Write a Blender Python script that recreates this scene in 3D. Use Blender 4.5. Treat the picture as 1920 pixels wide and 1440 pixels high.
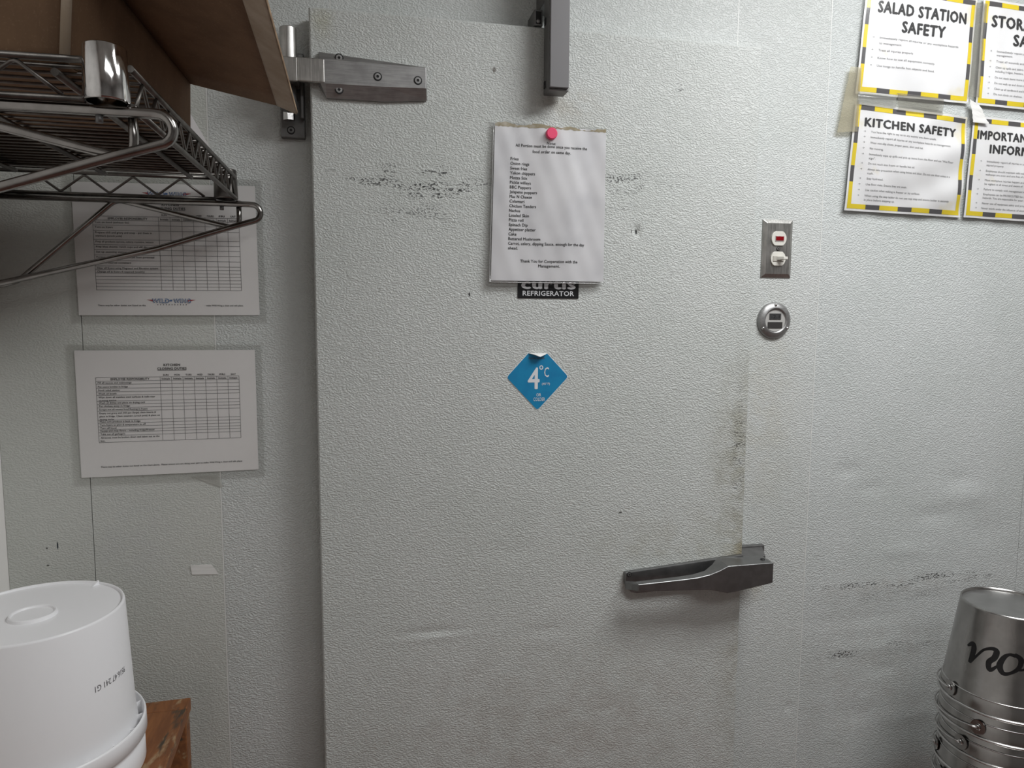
import bpy, bmesh, math, random
from mathutils import Vector, Matrix

for o in list(bpy.data.objects):
    bpy.data.objects.remove(o, do_unlink=True)
SC = bpy.context.scene
COL = SC.collection
random.seed(7)

# ------------------------------------------------------------------ camera
CAM_POS = Vector((0.0, -1.30, 1.50))
YAW, PITCH, ROLL = math.radians(11.774), math.radians(5.811), math.radians(0.33)
fwd = Vector((math.sin(YAW) * math.cos(PITCH), math.cos(YAW) * math.cos(PITCH), -math.sin(PITCH)))
r0 = Vector((math.cos(YAW), -math.sin(YAW), 0))
u0 = r0.cross(fwd)
rgt = r0 * math.cos(ROLL) + u0 * math.sin(ROLL)
upv = u0 * math.cos(ROLL) - r0 * math.sin(ROLL)
cam_d = bpy.data.cameras.new('camera')
cam_d.sensor_width = 36.0
cam_d.lens = 36.0 * 1331.0 / 1920.0
cam_d.clip_start = 0.02
cam = bpy.data.objects.new('camera', cam_d)
COL.objects.link(cam)
cam.matrix_world = Matrix(((rgt.x, upv.x, -fwd.x, CAM_POS.x), (rgt.y, upv.y, -fwd.y, CAM_POS.y),
                           (rgt.z, upv.z, -fwd.z, CAM_POS.z), (0, 0, 0, 1)))
SC.camera = cam

# ------------------------------------------------------------------ world, lamps, exposure
world = bpy.data.worlds.new('world')
SC.world = world
world.use_nodes = True
world.node_tree.nodes['Background'].inputs[0].default_value = (0.80, 0.88, 1.0, 1)
world.node_tree.nodes['Background'].inputs[1].default_value = 0.30
SC.view_settings.view_transform = 'Standard'
SC.view_settings.look = 'None'
SC.view_settings.gamma = 1.0
SC.view_settings.exposure = 0.07
SC.view_settings.use_curve_mapping = False
SC.cycles.max_bounces = 7
SC.cycles.diffuse_bounces = 4
SC.cycles.glossy_bounces = 3

CEIL = 2.55
LAMPS = [  # x, y, size x, size y, watts, colour
    (1.10, -0.80, 0.90, 0.50, 24.0, (0.97, 0.99, 1.0)),
    (0.75, -1.90, 1.15, 0.55, 8.5, (0.97, 0.99, 1.0)),  # unseen lamp, added as fill for the left wall and pail top
]
for i, (lx, ly, sx, sy, w, c) in enumerate(LAMPS):
    ld = bpy.data.lights.new('ceiling_lamp_light', 'AREA')
    ld.shape = 'RECTANGLE'
    ld.size, ld.size_y, ld.energy, ld.color = sx, sy, w, c
    lo = bpy.data.objects.new('ceiling_lamp_light', ld)
    COL.objects.link(lo)
    lo.location = (lx, ly, CEIL - 0.062)

# ------------------------------------------------------------------ helpers
def link(name, me, mat=None, parent=None, loc=None):
    o = bpy.data.objects.new(name, me)
    COL.objects.link(o)
    if mat is not None and me is not None:
        if isinstance(mat, (list, tuple)):
            for m in mat:
                me.materials.append(m)
        else:
            me.materials.append(mat)
    if parent is not None:
        o.parent = parent
    if loc is not None:
        o.location = loc
    return o

def tag(o, label=None, cat=None, group=None, kind=None):
    if label: o['label'] = label
    if cat: o['category'] = cat
    if group: o['group'] = group
    if kind: o['kind'] = kind
    return o

def thing(name, loc, label, cat, group=None):
    o = bpy.data.objects.new(name, None)
    COL.objects.link(o)
    o.location = loc
    o.empty_display_size = 0.05
    return tag(o, label, cat, group)

class MB:
    """collects geometry in world coordinates, builds one mesh object"""
    def __init__(s):
        s.v, s.f, s.mi, s.sm = [], [], [], []
    def add(s, vs, fs, mi=0, smooth=False):
        b = len(s.v)
        s.v += [tuple(p) for p in vs]
        for f in fs:
            s.f.append([b + i for i in f]); s.mi.append(mi); s.sm.append(smooth)
    def box(s, x0, x1, y0, y1, z0, z1, mi=0):
        x0, x1 = min(x0, x1), max(x0, x1); y0, y1 = min(y0, y1), max(y0, y1); z0, z1 = min(z0, z1), max(z0, z1)
        vs = [(x0, y0, z0), (x1, y0, z0), (x1, y1, z0), (x0, y1, z0), (x0, y0, z1), (x1, y0, z1), (x1, y1, z1), (x0, y1, z1)]
        s.add(vs, [(0, 3, 2, 1), (4, 5, 6, 7), (0, 1, 5, 4), (1, 2, 6, 5), (2, 3, 7, 6), (3, 0, 4, 7)], mi)
    def tube(s, pts, r, n=8, closed=False, mi=0, cap=True):
        pts = [Vector(p) for p in pts]
        N = len(pts)
        rs = r if isinstance(r, (list, tuple)) else [r] * N
        tang = []
        for i in range(N):
            if closed:
                t = pts[(i + 1) % N] - pts[i - 1]
            else:
                t = pts[min(i + 1, N - 1)] - pts[max(i - 1, 0)]
            tang.append(t.normalized())
        ref = Vector((0, 0, 1)) if abs(tang[0].z) < 0.9 else Vector((1, 0, 0))
        nrm = (ref - tang[0] * ref.dot(tang[0])).normalized()
        rings = []
        for i in range(N):
            nrm = (nrm - tang[i] * nrm.dot(tang[i])).normalized()
            bn = tang[i].cross(nrm)
            rings.append([pts[i] + (nrm * math.cos(2 * math.pi * k / n) + bn * math.sin(2 * math.pi * k / n)) * rs[i] for k in range(n)])
        vs = [p for rg in rings for p in rg]
        fs = []
        for i in range(N if closed else N - 1):
            j = (i + 1) % N
            for k in range(n):
                fs.append((i * n + k, i * n + (k + 1) % n, j * n + (k + 1) % n, j * n + k))
        s.add(vs, fs, mi, True)
        if cap and not closed:
            s.add(rings[0], [tuple(range(n - 1, -1, -1))], mi)
            s.add(rings[-1], [tuple(range(n))], mi)
    def lathe(s, prof, cx, cy, n=48, mi=0, smooth=True, a0=0.0, axis='z', cz=0.0):
        """profile [(r, h)], turned round a vertical axis at cx,cy (axis 'z') or a wall normal at cx,cz (axis 'y', h = y)"""
        vs, fs = [], []
        for (r, h) in prof:
            for k in range(n):
                a = a0 + 2 * math.pi * k / n
                if axis == 'z':
                    vs.append((cx + r * math.cos(a), cy + r * math.sin(a), h))
                else:
                    vs.append((cx + r * math.cos(a), h, cz + r * math.sin(a)))
        for i in range(len(prof) - 1):
            for k in range(n):
                q = (i * n + k, i * n + (k + 1) % n, (i + 1) * n + (k + 1) % n, (i + 1) * n + k)
                fs.append(q)
        s.add(vs, fs, mi, smooth)
    def prism(s, poly, y0, y1, mi=0):
        """polygon [(x, z)] seen from the room, extruded along y"""
        n = len(poly)
        vs = [(x, y0, z) for x, z in poly] + [(x, y1, z) for x, z in poly]
        fs = [tuple(range(n)), tuple(range(2 * n - 1, n - 1, -1))]
        for i in range(n):
            j = (i + 1) % n
            fs.append((i, i + n, j + n, j))
        s.add(vs, fs, mi)
    def build(s, name, mat, parent=None, bevel=0.0, segs=2, origin=None, fix=True):
        org = Vector(origin) if origin is not None else (parent_world(parent) if parent is not None else Vector((0, 0, 0)))
        me = bpy.data.meshes.new(name)
        me.from_pydata([tuple(Vector(p) - org) for p in s.v], [], s.f)
        for p, m, sm in zip(me.polygons, s.mi, s.sm):
            p.material_index = m; p.use_smooth = sm
        if fix:
            bm = bmesh.new(); bm.from_mesh(me)
            bmesh.ops.remove_doubles(bm, verts=bm.verts, dist=1e-6)
            bmesh.ops.recalc_face_normals(bm, faces=bm.faces)
            bm.to_mesh(me); bm.free()
        me.update()
        o = link(name, me, mat, parent)
        if name in STUFF: o['kind'] = 'stuff'
        if origin is not None:
            o.location = Vector(origin) - (parent_world(parent) if parent is not None else Vector((0, 0, 0)))
        if bevel > 0:
            b = o.modifiers.new('bevel', 'BEVEL'); b.width = bevel; b.segments = segs; b.limit_method = 'ANGLE'; b.angle_limit = math.radians(35)
            b.harden_normals = False
        return o

STUFF = ('printed_text', 'table_rules', 'body_text', 'border_yellow', 'border_black', 'logo_tagline', 'title_text', 'lettering', 'logo_letters', 'logo_fill', 'date_code', 'handwriting', 'small_lettering', 'digits')
def parent_world(o):
    v = Vector((0, 0, 0))
    while o is not None:
        v = v + o.location; o = o.parent
    return v

def arc(c, r, a0, a1, n, plane='xz', other=0.0):
    out = []
    for i in range(n + 1):
        a = math.radians(a0 + (a1 - a0) * i / n)
        p, q = c[0] + r * math.cos(a), c[1] + r * math.sin(a)
        out.append((p, other, q) if plane == 'xz' else (p, q, other))
    return out

def smooth_path(pts, r, n=5):
    """rounds the corners of a polyline"""
    pts = [Vector(p) for p in pts]
    out = [pts[0]]
    for i in range(1, len(pts) - 1):
        a, b, c = pts[i - 1], pts[i], pts[i + 1]
        d1 = min(r, (a - b).length * .45); d2 = min(r, (c - b).length * .45)
        p = b + (a - b).normalized() * d1; q = b + (c - b).normalized() * d2
        for k in range(n + 1):
            t = k / n
            out.append(p * (1 - t) ** 2 + b * 2 * t * (1 - t) + q * t ** 2)
    out.append(pts[-1])
    return out

# ------------------------------------------------------------------ materials
def newmat(name):
    m = bpy.data.materials.new(name); m.use_nodes = True
    return m, m.node_tree, m.node_tree.nodes['Principled BSDF']

def simple(name, col, rough=.5, metal=0.0, spec=.5, coat=0.0):
    m, nt, p = newmat(name)
    p.inputs['Base Color'].default_value = (*col, 1)
    p.inputs['Roughness'].default_value = rough
    p.inputs['Metallic'].default_value = metal
    p.inputs['Specular IOR Level'].default_value = spec
    p.inputs['Coat Weight'].default_value = coat
    return m

class NT:
    def __init__(s, nt): s.nt = nt
    def node(s, t, **k):
        n = s.nt.nodes.new(t)
        for a, b in k.items(): setattr(n, a, b)
        return n
    def val(s, sock, v):
        if hasattr(v, 'links') or isinstance(v, bpy.types.NodeSocket): s.nt.links.new(v, sock)
        else: sock.default_value = v
    def math(s, op, a, b=0.0, c=None, clamp=False):
        n = s.node('ShaderNodeMath', operation=op); n.use_clamp = clamp
        s.val(n.inputs[0], a); s.val(n.inputs[1], b)
        if c is not None: s.val(n.inputs[2], c)
        return n.outputs[0]
    def ss(s, v, lo, hi):
        n = s.node('ShaderNodeMapRange'); n.interpolation_type = 'SMOOTHSTEP'
        s.val(n.inputs[0], v); n.inputs[1].default_value = lo; n.inputs[2].default_value = hi
        n.inputs[3].default_value = 0; n.inputs[4].default_value = 1
        return n.outputs[0]
    def noise(s, vec, scale, detail=2, rough=.5, dist=0.0):
        n = s.node('ShaderNodeTexNoise')
        s.nt.links.new(vec, n.inputs['Vector']); n.inputs['Scale'].default_value = scale
        n.inputs['Detail'].default_value = detail; n.inputs['Roughness'].default_value = rough
        n.inputs['Distortion'].default_value = dist
        return n.outputs['Fac']
    def mapping(s, vec, rot=(0, 0, 0), scale=(1, 1, 1), loc=(0, 0, 0)):
        n = s.node('ShaderNodeMapping'); s.nt.links.new(vec, n.inputs[0])
        n.inputs['Location'].default_value = loc; n.inputs['Rotation'].default_value = rot; n.inputs['Scale'].default_value = scale
        return n.outputs[0]
    def mix(s, fac, a, b):
        n = s.node('ShaderNodeMix', data_type='RGBA')
        s.val(n.inputs[0], fac)
        for sock, v in ((n.inputs[6], a), (n.inputs[7], b)):
            if isinstance(v, tuple): sock.default_value = (*v, 1)
            else: s.nt.links.new(v, sock)
        return n.outputs[2]
    def blob(s, xo, zo, x, z, rx, rz, soft=.6):
        dx = s.math('DIVIDE', s.math('SUBTRACT', xo, x), rx)
        dz = s.math('DIVIDE', s.math('SUBTRACT', zo, z), rz)
        d = s.math('SQRT', s.math('ADD', s.math('MULTIPLY', dx, dx), s.math('MULTIPLY', dz, dz)))
        return s.math('SUBTRACT', 1.0, s.ss(d, 1 - soft, 1.0))

def embossed(name, base=(.60, .61, .59), scuffs=(), grime=(), stains_and_shade=(), strength=.8, rough=.42):
    """white painted stucco-embossed sheet; scuffs: (x,z,rx,rz,amount) of black specks rubbed off on the relief,
    grime: (x,z,rx,rz,colour,amount) of soft dirt with an outline of its own"""
    m, nt, p = newmat(name)
    N = NT(nt)
    co = N.node('ShaderNodeTexCoord').outputs['Object']
    sep = N.node('ShaderNodeSeparateXYZ'); nt.links.new(co, sep.inputs[0])
    X, Z = sep.outputs[0], sep.outputs[2]
    warp = N.node('ShaderNodeTexNoise'); nt.links.new(co, warp.inputs['Vector']); warp.inputs['Scale'].default_value = 60; warp.inputs['Detail'].default_value = 0
    va = N.node('ShaderNodeVectorMath', operation='MULTIPLY_ADD')
    nt.links.new(warp.outputs['Color'], va.inputs[0]); va.inputs[1].default_value = (.006, .006, .006); nt.links.new(co, va.inputs[2])
    mp = N.mapping(va.outputs[0], rot=(0, math.radians(-38), 0), scale=(.62, 1, 1.0))
    h = N.noise(mp, 430, 1.0, .45)
    hs = N.ss(h, .36, .64)
    hh = hs
    bump = N.node('ShaderNodeBump'); bump.inputs['Strength'].default_value = strength; bump.inputs['Distance'].default_value = .0008
    nt.links.new(hh, bump.inputs['Height']); nt.links.new(bump.outputs[0], p.inputs['Normal'])
    # gentle unevenness of the paint
    big = N.noise(co, 5.0, 3, .55)
    col = N.mix(N.ss(big, .3, .75), base, (base[0] * .93, base[1] * .94, base[2] * .93))
    spots = N.ss(N.noise(co, 95, 1, .5), .775, .80)
    col = N.mix(N.math('MULTIPLY', spots, .35), col, (.22, .21, .19))
    n1 = N.ss(N.noise(co, 26, 3, .65), .25, .75) if grime else None
    for (x, z, rx, rz, c, a) in grime:
        g = N.blob(X, Z, x, z, rx, rz, .95)
        col = N.mix(N.math('MULTIPLY', N.math('MULTIPLY', g, n1), a), col, c)
    if scuffs:
        st = N.mapping(co, rot=(0, math.radians(-3), 0), scale=(9, 1, 95))
        streak = N.ss(N.noise(st, 1.0, 2, .6), .46, .56)
        patch = N.ss(N.noise(N.mapping(co, scale=(16, 1, 40)), 1.0, 2, .5), .38, .50)
        peak = N.ss(h, .53, .60)
        sp = N.math('MULTIPLY', N.math('MULTIPLY', streak, peak), patch)
        tot = None
        for (x, z, rx, rz, a) in scuffs:
            g = N.math('MULTIPLY', N.blob(X, Z, x, z, rx, rz, .7), a)
            tot = g if tot is None else N.math('MAXIMUM', tot, g)
        col = N.mix(N.math('MULTIPLY', sp, tot, clamp=True), col, (.035, .035, .035))
    for (x, z, rx, rz, c) in stains_and_shade:
        col = N.mix(N.blob(X, Z, x, z, rx, rz, .5), col, c)
    nt.links.new(col, p.inputs['Base Color'])
    p.inputs['Roughness'].default_value = rough
    p.inputs['Specular IOR Level'].default_value = .45
    return m

def brushed(name, col=(.55, .54, .52), rough=.34, scale=(20, 600, 600), amp=.25, metal=1.0):
    m, nt, p = newmat(name); N = NT(nt)
    co = N.node('ShaderNodeTexCoord').outputs['Object']
    n1 = N.noise(N.mapping(co, scale=scale), 1.0, 3, .6)
    n2 = N.noise(co, 35, 3, .6)
    f = N.math('MULTIPLY', N.math('ADD', n1, n2), .5)
    d = tuple(c * (1 - amp) for c in col)
    nt.links.new(N.mix(N.ss(f, .35, .65), d, col), p.inputs['Base Color'])
    p.inputs['Metallic'].default_value = metal
    nt.links.new(N.math('MULTIPLY_ADD', n1, .22, rough - .11), p.inputs['Roughness'])
    b = N.node('ShaderNodeBump'); b.inputs['Strength'].default_value = .12; b.inputs['Distance'].default_value = .0004
    nt.links.new(n1, b.inputs['Height']); nt.links.new(b.outputs[0], p.inputs['Normal'])
    return m

def paperm(name, col=(.80, .79, .80), var=(.74, .73, .73), rough=.5, scale=14, coat=.35):
    m, nt, p = newmat(name); N = NT(nt)
    co = N.node('ShaderNodeTexCoord').outputs['Object']
    n = N.noise(co, scale, 3, .55)
    nt.links.new(N.mix(N.ss(n, .4, .7), col, var), p.inputs['Base Color'])
    p.inputs['Roughness'].default_value = rough
    p.inputs['Coat Weight'].default_value = coat
    p.inputs['Coat Roughness'].default_value = .22
    return m

def postm(name):
    m, nt, p = newmat(name); N = NT(nt)
    co = N.node('ShaderNodeTexCoord').outputs['Object']
    base = N.mix(N.ss(N.noise(co, 10, 3, .55), .4, .7), (.865, .86, .87), (.82, .81, .815))
    st = N.ss(N.noise(N.mapping(co, loc=(4.1, 0, 1.3)), 11, 3, .6), .58, .72)
    nt.links.new(N.mix(N.math('MULTIPLY', st, .55), base, (.78, .69, .42)), p.inputs['Base Color'])
    p.inputs['Roughness'].default_value = .38; p.inputs['Coat Weight'].default_value = .5; p.inputs['Coat Roughness'].default_value = .2
    return m

def clearm(name, tint=(.985, .985, .98), gloss=.0, haze=.02, hazecol=(.75, .75, .72)):
    m, nt, p = newmat(name); N = NT(nt)
    out = nt.nodes['Material Output']
    nt.nodes.remove(p)
    tr = N.node('ShaderNodeBsdfTransparent'); tr.inputs[0].default_value = (*tint, 1)
    gl = N.node('ShaderNodeBsdfGlossy'); gl.inputs['Roughness'].default_value = .16
    df = N.node('ShaderNodeBsdfDiffuse'); df.inputs[0].default_value = (*hazecol, 1)
    a = N.node('ShaderNodeMixShader'); a.inputs[0].default_value = haze
    nt.links.new(tr.outputs[0], a.inputs[1]); nt.links.new(df.outputs[0], a.inputs[2])
    fr = N.node('ShaderNodeFresnel'); fr.inputs[0].default_value = 1.45
    b = N.node('ShaderNodeMixShader'); nt.links.new(N.math('MULTIPLY_ADD', fr.outputs[0], .45, gloss, clamp=True), b.inputs[0])
    nt.links.new(a.outputs[0], b.inputs[1]); nt.links.new(gl.outputs[0], b.inputs[2])
    nt.links.new(b.outputs[0], out.inputs['Surface'])
    return m

def woodm(name):
    m, nt, p = newmat(name); N = NT(nt)
    co = N.node('ShaderNodeTexCoord').outputs['Object']
    g = N.noise(N.mapping(co, scale=(22, 4, 22)), 3.0, 4, .6, .6)
    col = N.mix(N.ss(g, .3, .7), (.27, .105, .035), (.17, .062, .022))
    wear = N.ss(N.noise(N.mapping(co, scale=(9, 3, 9)), 4.0, 4, .65), .55, .66)
    col = N.mix(wear, col, (.33, .22, .12))
    dk = N.ss(N.noise(N.mapping(co, scale=(12, 3, 12), loc=(3, 1, 2)), 3.0, 4, .65), .58, .68)
    col = N.mix(dk, col, (.06, .045, .03))
    nt.links.new(col, p.inputs['Base Color']); p.inputs['Roughness'].default_value = .55
    b = N.node('ShaderNodeBump'); b.inputs['Strength'].default_value = .25; b.inputs['Distance'].default_value = .001
    nt.links.new(g, b.inputs['Height']); nt.links.new(b.outputs[0], p.inputs['Normal'])
    return m

def cardm(name, col=(.27, .165, .095), var=(.22, .135, .08)):
    m, nt, p = newmat(name); N = NT(nt)
    co = N.node('ShaderNodeTexCoord').outputs['Object']
    n = N.noise(N.mapping(co, scale=(3, 3, 1)), 9, 4, .6)
    fib = N.noise(co, 420, 2, .6)
    c = N.mix(N.ss(n, .3, .7), col, var)
    c = N.mix(N.math('MULTIPLY', N.ss(fib, .55, .8), .3), c, (.36, .24, .15))
    nt.links.new(c, p.inputs['Base Color']); p.inputs['Roughness'].default_value = .75
    p.inputs['Specular IOR Level'].default_value = .25
    return m

M = {}
M['door'] = embossed('door_embossed_paint', base=(.585, .60, .58),
    scuffs=[(.02, 1.728, .10, .034, .9), (.125, 1.718, .14, .05, 1), (.10, 1.665, .12, .035, .6), (.47, 1.735, .075, .03, .9), (.56, 1.742, .07, .02, .4),
            (.46, 1.70, .05, .025, .55), (.715, 1.24, .022, .20, .7), (.37, 1.862, .05, .02, .35), (.57, 1.909, .012, .016, .8), (.31, 1.80, .2, .02, .0)],
    grime=[(.745, 1.20, .13, .33, (.24, .225, .15), .75), (.735, 1.03, .06, .06, (.24, .19, .09), .8), (.60, 1.05, .26, .10, (.36, .34, .27), .45), (.36, 1.86, .10, .05, (.40, .36, .29), .5),
           (.36, .68, .6, .30, (.40, .37, .34), .55), (-.06, 1.97, .03, .05, (.42, .41, .28), .5), (.73, .80, .06, .4, (.30, .28, .22), .5)],
    stains_and_shade=[(.4930, 1.6470, .0024, .0065, (.03, .03, .03)), (.4827, 1.6475, .0012, .0035, (.05, .05, .05)), (.1828, 1.530, .0022, .005, (.06, .06, .06)), (.4726, 1.1208, .0045, .0025, (.10, .10, .09)), (.226, 1.914, .004, .006, (.2, .19, .17))])  # first two marks: shade inside the door's dent, painted dark
M['frame'] = embossed('frame_embossed_paint', base=(.60, .615, .60), grime=[(-.06, 1.5, .06, .6, (.40, .38, .33), .5), (.80, 1.3, .1, .35, (.50, .47, .38), .4), (.79, .94, .06, .06, (.4, .36, .28), .5)])
M['wall'] = embossed('wall_embossed_paint', base=(.59, .61, .60),
    scuffs=[(1.17, .918, .34, .020, 1), (1.12, .885, .2, .018, .4), (1.02, .765, .11, .016, .9), (1.18, .775, .2, .018, .5), (1.16, 1.09, .2, .03, .12), (1.0, .56, .12, .02, .25)],
    grime=[(1.15, .91, .35, .035, (.40, .39, .37), .6), (1.1, .70, .4, .3, (.44, .42, .40), .45)])
M['wall_left_panel'] = embossed('wall_panel_worn_paint', base=(.59, .60, .565), strength=.5,
    stains_and_shade=[(-.5135, 1.1016, .0016, .0085, (.03, .04, .05)), (-.530, 1.098, .0022, .002, (.12, .12, .11)), (-.53, 1.068, .0028, .002, (.12, .12, .11))],
    grime=[(-.40, 1.11, .10, .12, (.55, .555, .55), .7), (-.36, 1.2, .25, .02, (.60, .60, .58), .5), (-.30, 1.455, .17, .02, (.60, .60, .58), .7), (-.155, 1.35, .02, .2, (.62, .62, .60), .8), (-.15, 1.68, .03, .12, (.62, .62, .60), .8)])
M['side_wall'] = simple('side_wall_paint', (.90, .88, .85), .5)
M['room_wall'] = simple('kitchen_wall_paint', (.38, .37, .36), .6)
M['seam_gleam'] = simple('painted_seam_gleam', (.74, .745, .72), .4)  # gleam along the panel seams, put into the colour
M['ceiling'] = simple('ceiling_tile', (.72, .72, .70), .8)
M['steel'] = brushed('brushed_steel', (.56, .545, .52), .36, scale=(500, 500, 25), amp=.3)
M['steel_h'] = brushed('brushed_steel_dull', (.40, .395, .39), .42, scale=(30, 500, 500), amp=.3, metal=.8)
M['dark_steel'] = brushed('dull_cast_metal', (.20, .197, .194), .42, scale=(60, 60, 60), amp=.25, metal=.7)
M['handle_metal'] = brushed('worn_latch_metal', (.24, .24, .238), .36, scale=(60, 60, 60), amp=.2, metal=.85)
M['closer'] = simple('grey_painted_closer', (.165, .158, .162), .45)
M['chrome'] = brushed('chrome_rod', (.34, .325, .31), .2, scale=(40, 40, 40), amp=.3)
M['chrome_dull'] = brushed('tarnished_wire', (.22, .205, .19), .38, scale=(60, 60, 60), amp=.4)
M['bright_chrome'] = brushed('bright_collar_chrome', (.72, .71, .70), .10, scale=(150, 150, 60), amp=.3)
M['galv'] = brushed('galvanized_sheet', (.40, .39, .378), .24, scale=(30, 30, 6), amp=.22)
M['galv_dull'] = brushed('dull_galvanized_base', (.42, .415, .41), .42, scale=(30, 30, 6), amp=.12)
M['wire_bright'] = brushed('pail_wire', (.62, .61, .60), .24, scale=(60, 60, 60), amp=.25)
M['black'] = simple('black_rubber', (.006, .006, .006), .6)
M['ink'] = simple('printed_ink', (.025, .024, .026), .6)
M['ink_soft'] = simple('faded_ink', (.10, .098, .10), .6)
M['ink_grey'] = simple('grey_ink', (.17, .165, .17), .6)
M['marker'] = simple('black_marker', (.004, .004, .005), .35)
M['paper'] = paperm('laminated_paper')
M['paper_note'] = paperm('wrinkled_note_paper', (.90, .89, .915), (.76, .755, .785), .42, 9)
M['paper_pink'] = paperm('laminated_paper_duties', (.92, .90, .89), (.89, .87, .86), .5, 6)
M['poster'] = postm('poster_paper')
M['poster_yellow'] = simple('poster_yellow_ink', (.80, .62, .02), .4, coat=.4)
M['poster_black'] = simple('poster_border_ink', (.09, .085, .09), .4, coat=.4)
M['torn'] = paperm('torn_stained_paper', (.42, .35, .22), (.60, .55, .45), .7, 60, 0)
M['clear'] = clearm('clear_laminate')
M['tape'] = clearm('yellowed_tape', (.95, .93, .86), .05, .22, (.66, .62, .50))
M['tape_white'] = clearm('milky_tape', (.97, .97, .95), .04, .85, (.90, .89, .86))
M['pink'] = simple('pink_magnet', (.86, .055, .16), .45)
M['blue'] = paperm('blue_sticker', (.006, .235, .46), (.006, .20, .42), .45, 40, .2)
M['white_ink'] = simple('white_ink', (.75, .76, .78), .5)
M['sticker_white'] = simple('sticker_back', (.82, .82, .80), .5)
M['sign_black'] = simple('sign_black', (.008, .008, .009), .35)
M['plastic_white'] = simple('white_switch_plastic', (.72, .70, .64), .35)
M['red_lens'] = simple('red_lens', (.22, .004, .008), .2)
M['lcd'] = simple('dark_display', (.055, .055, .055), .25)
M['dial'] = simple('thermometer_dial', (.46, .45, .43), .4)
M['pail_white'] = simple('white_pail_plastic', (.88, .875, .885), .36, spec=.4)
M['wood'] = woodm('worn_orange_wood')
M['card'] = cardm('brown_cardboard', (.21, .125, .072), (.165, .098, .057))
M['card_light'] = cardm('torn_cardboard', (.48, .40, .32), (.38, .30, .22))
M['card_edge'] = cardm('cardboard_edge', (.40, .29, .19), (.16, .10, .06))
M['logo_blue'] = simple('logo_blue', (.10, .20, .42), .5)
M['logo_red'] = simple('logo_red', (.42, .05, .06), .5)
mt, ntt, pt = newmat('red_quarry_tile')
NN = NT(ntt); cot = NN.node('ShaderNodeTexCoord').outputs['Object']
br = NN.node('ShaderNodeTexBrick'); ntt.links.new(cot, br.inputs['Vector'])
br.inputs['Color1'].default_value = (.17, .055, .035, 1); br.inputs['Color2'].default_value = (.13, .045, .03, 1); br.inputs['Mortar'].default_value = (.10, .09, .08, 1)
br.inputs['Scale'].default_value = 1; br.inputs['Brick Width'].default_value = .15; br.inputs['Row Height'].default_value = .15; br.inputs['Mortar Size'].default_value = .004; br.offset = 0
ntt.links.new(br.outputs[0], pt.inputs['Base Color']); pt.inputs['Roughness'].default_value = .4
M['floor'] = mt

# ------------------------------------------------------------------ room shell
XL, XR, YF = -0.59, 2.60, -3.60
b = MB(); b.box(XL - .1, XR + .1, YF - .1, .2, -.06, 0)
tag(b.build('floor', M['floor']), 'red quarry tile kitchen floor', 'floor', kind='structure')
b = MB(); b.box(XL - .1, XR + .1, YF - .1, .2, CEIL, CEIL + .06)
tag(b.build('ceiling', M['ceiling']), 'off-white kitchen ceiling', 'ceiling', kind='structure')
b = MB(); b.box(XL - .1, XL, YF - .1, .2, 0, CEIL)
tag(b.build('wall_left', M['side_wall']), 'pale side wall left of the cooler front', 'wall', kind='structure')
b = MB(); b.box(XR, XR + .1, YF - .1, .2, 0, CEIL)
tag(b.build('wall_right', M['room_wall']), 'pale side wall far right outside the picture', 'wall', kind='structure')
b = MB(); b.box(XL - .1, XR + .1, YF - .1, YF, 0, CEIL)
tag(b.build('wall_front', M['room_wall']), 'pale wall behind the photographer', 'wall', kind='structure')

# cooler front: insulated panels on a backing
b = MB(); b.box(XL, XR, .075, .12, 0, CEIL)
back = tag(b.build('wall_back', M['black']), 'white embossed walk-in cooler front of joined panels', 'wall', kind='structure')

def panel_face(x0, x1, z0, z1, yf, yb, dents, nx, nz, rim=.0004):
    """panel with a finely divided face so that its dents are real"""
    mb = MB()
    vs, fs = [], []
    for j in range(nz + 1):
        for i in range(nx + 1):
            x = x0 + (x1 - x0) * i / nx; z = z0 + (z1 - z0) * j / nz
            if i == 1: x = x0 + rim
            if i == nx - 1: x = x1 - rim
            if j == 1: z = z0 + rim
            if j == nz - 1: z = z1 - rim
            if dents:   # a second close row keeps the folded edge crisp
                if i == 2: x = x0 + rim * 1.5
                if i == nx - 2: x = x1 - rim * 1.5
                if j == 2: z = z0 + rim * 1.5
                if j == nz - 2: z = z1 - rim * 1.5
            y = yf
            for (cx, cz, rx, rz, d) in dents:
                q = ((x - cx) / rx) ** 2 + ((z - cz) / rz) ** 2
                if q < 9: y += d * math.exp(-q)
            e = min(x - x0, x1 - x, z - z0, z1 - z)
            if e < 1e-7: y = yf + rim
            vs.append((x, y, z))
    for j in range(nz):
        for i in range(nx):
            a = j * (nx + 1) + i
            fs.append((a, a + 1, a + nx + 2, a + nx + 1))
    mb.add(vs, fs, 0, bool(dents))
    for k in range(len(fs)):   # the folded edge stays crisp
        i, j = k % nx, k // nx
        if i in (0, nx - 1) or j in (0, nz - 1): mb.sm[k] = False
    # sides
    ring = [(x0, z0), (x1, z0), (x1, z1), (x0, z1)]
    for k in range(4):
        (ax, az), (bx_, bz) = ring[k], ring[(k + 1) % 4]
        mb.add([(ax, yf + rim, az), (bx_, yf + rim, bz), (bx_, yb, bz), (ax, yb, az)], [(0, 3, 2, 1)])
    mb.add([(x, yb, z) for x, z in ring], [(0, 1, 2, 3)])
    return mb

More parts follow.
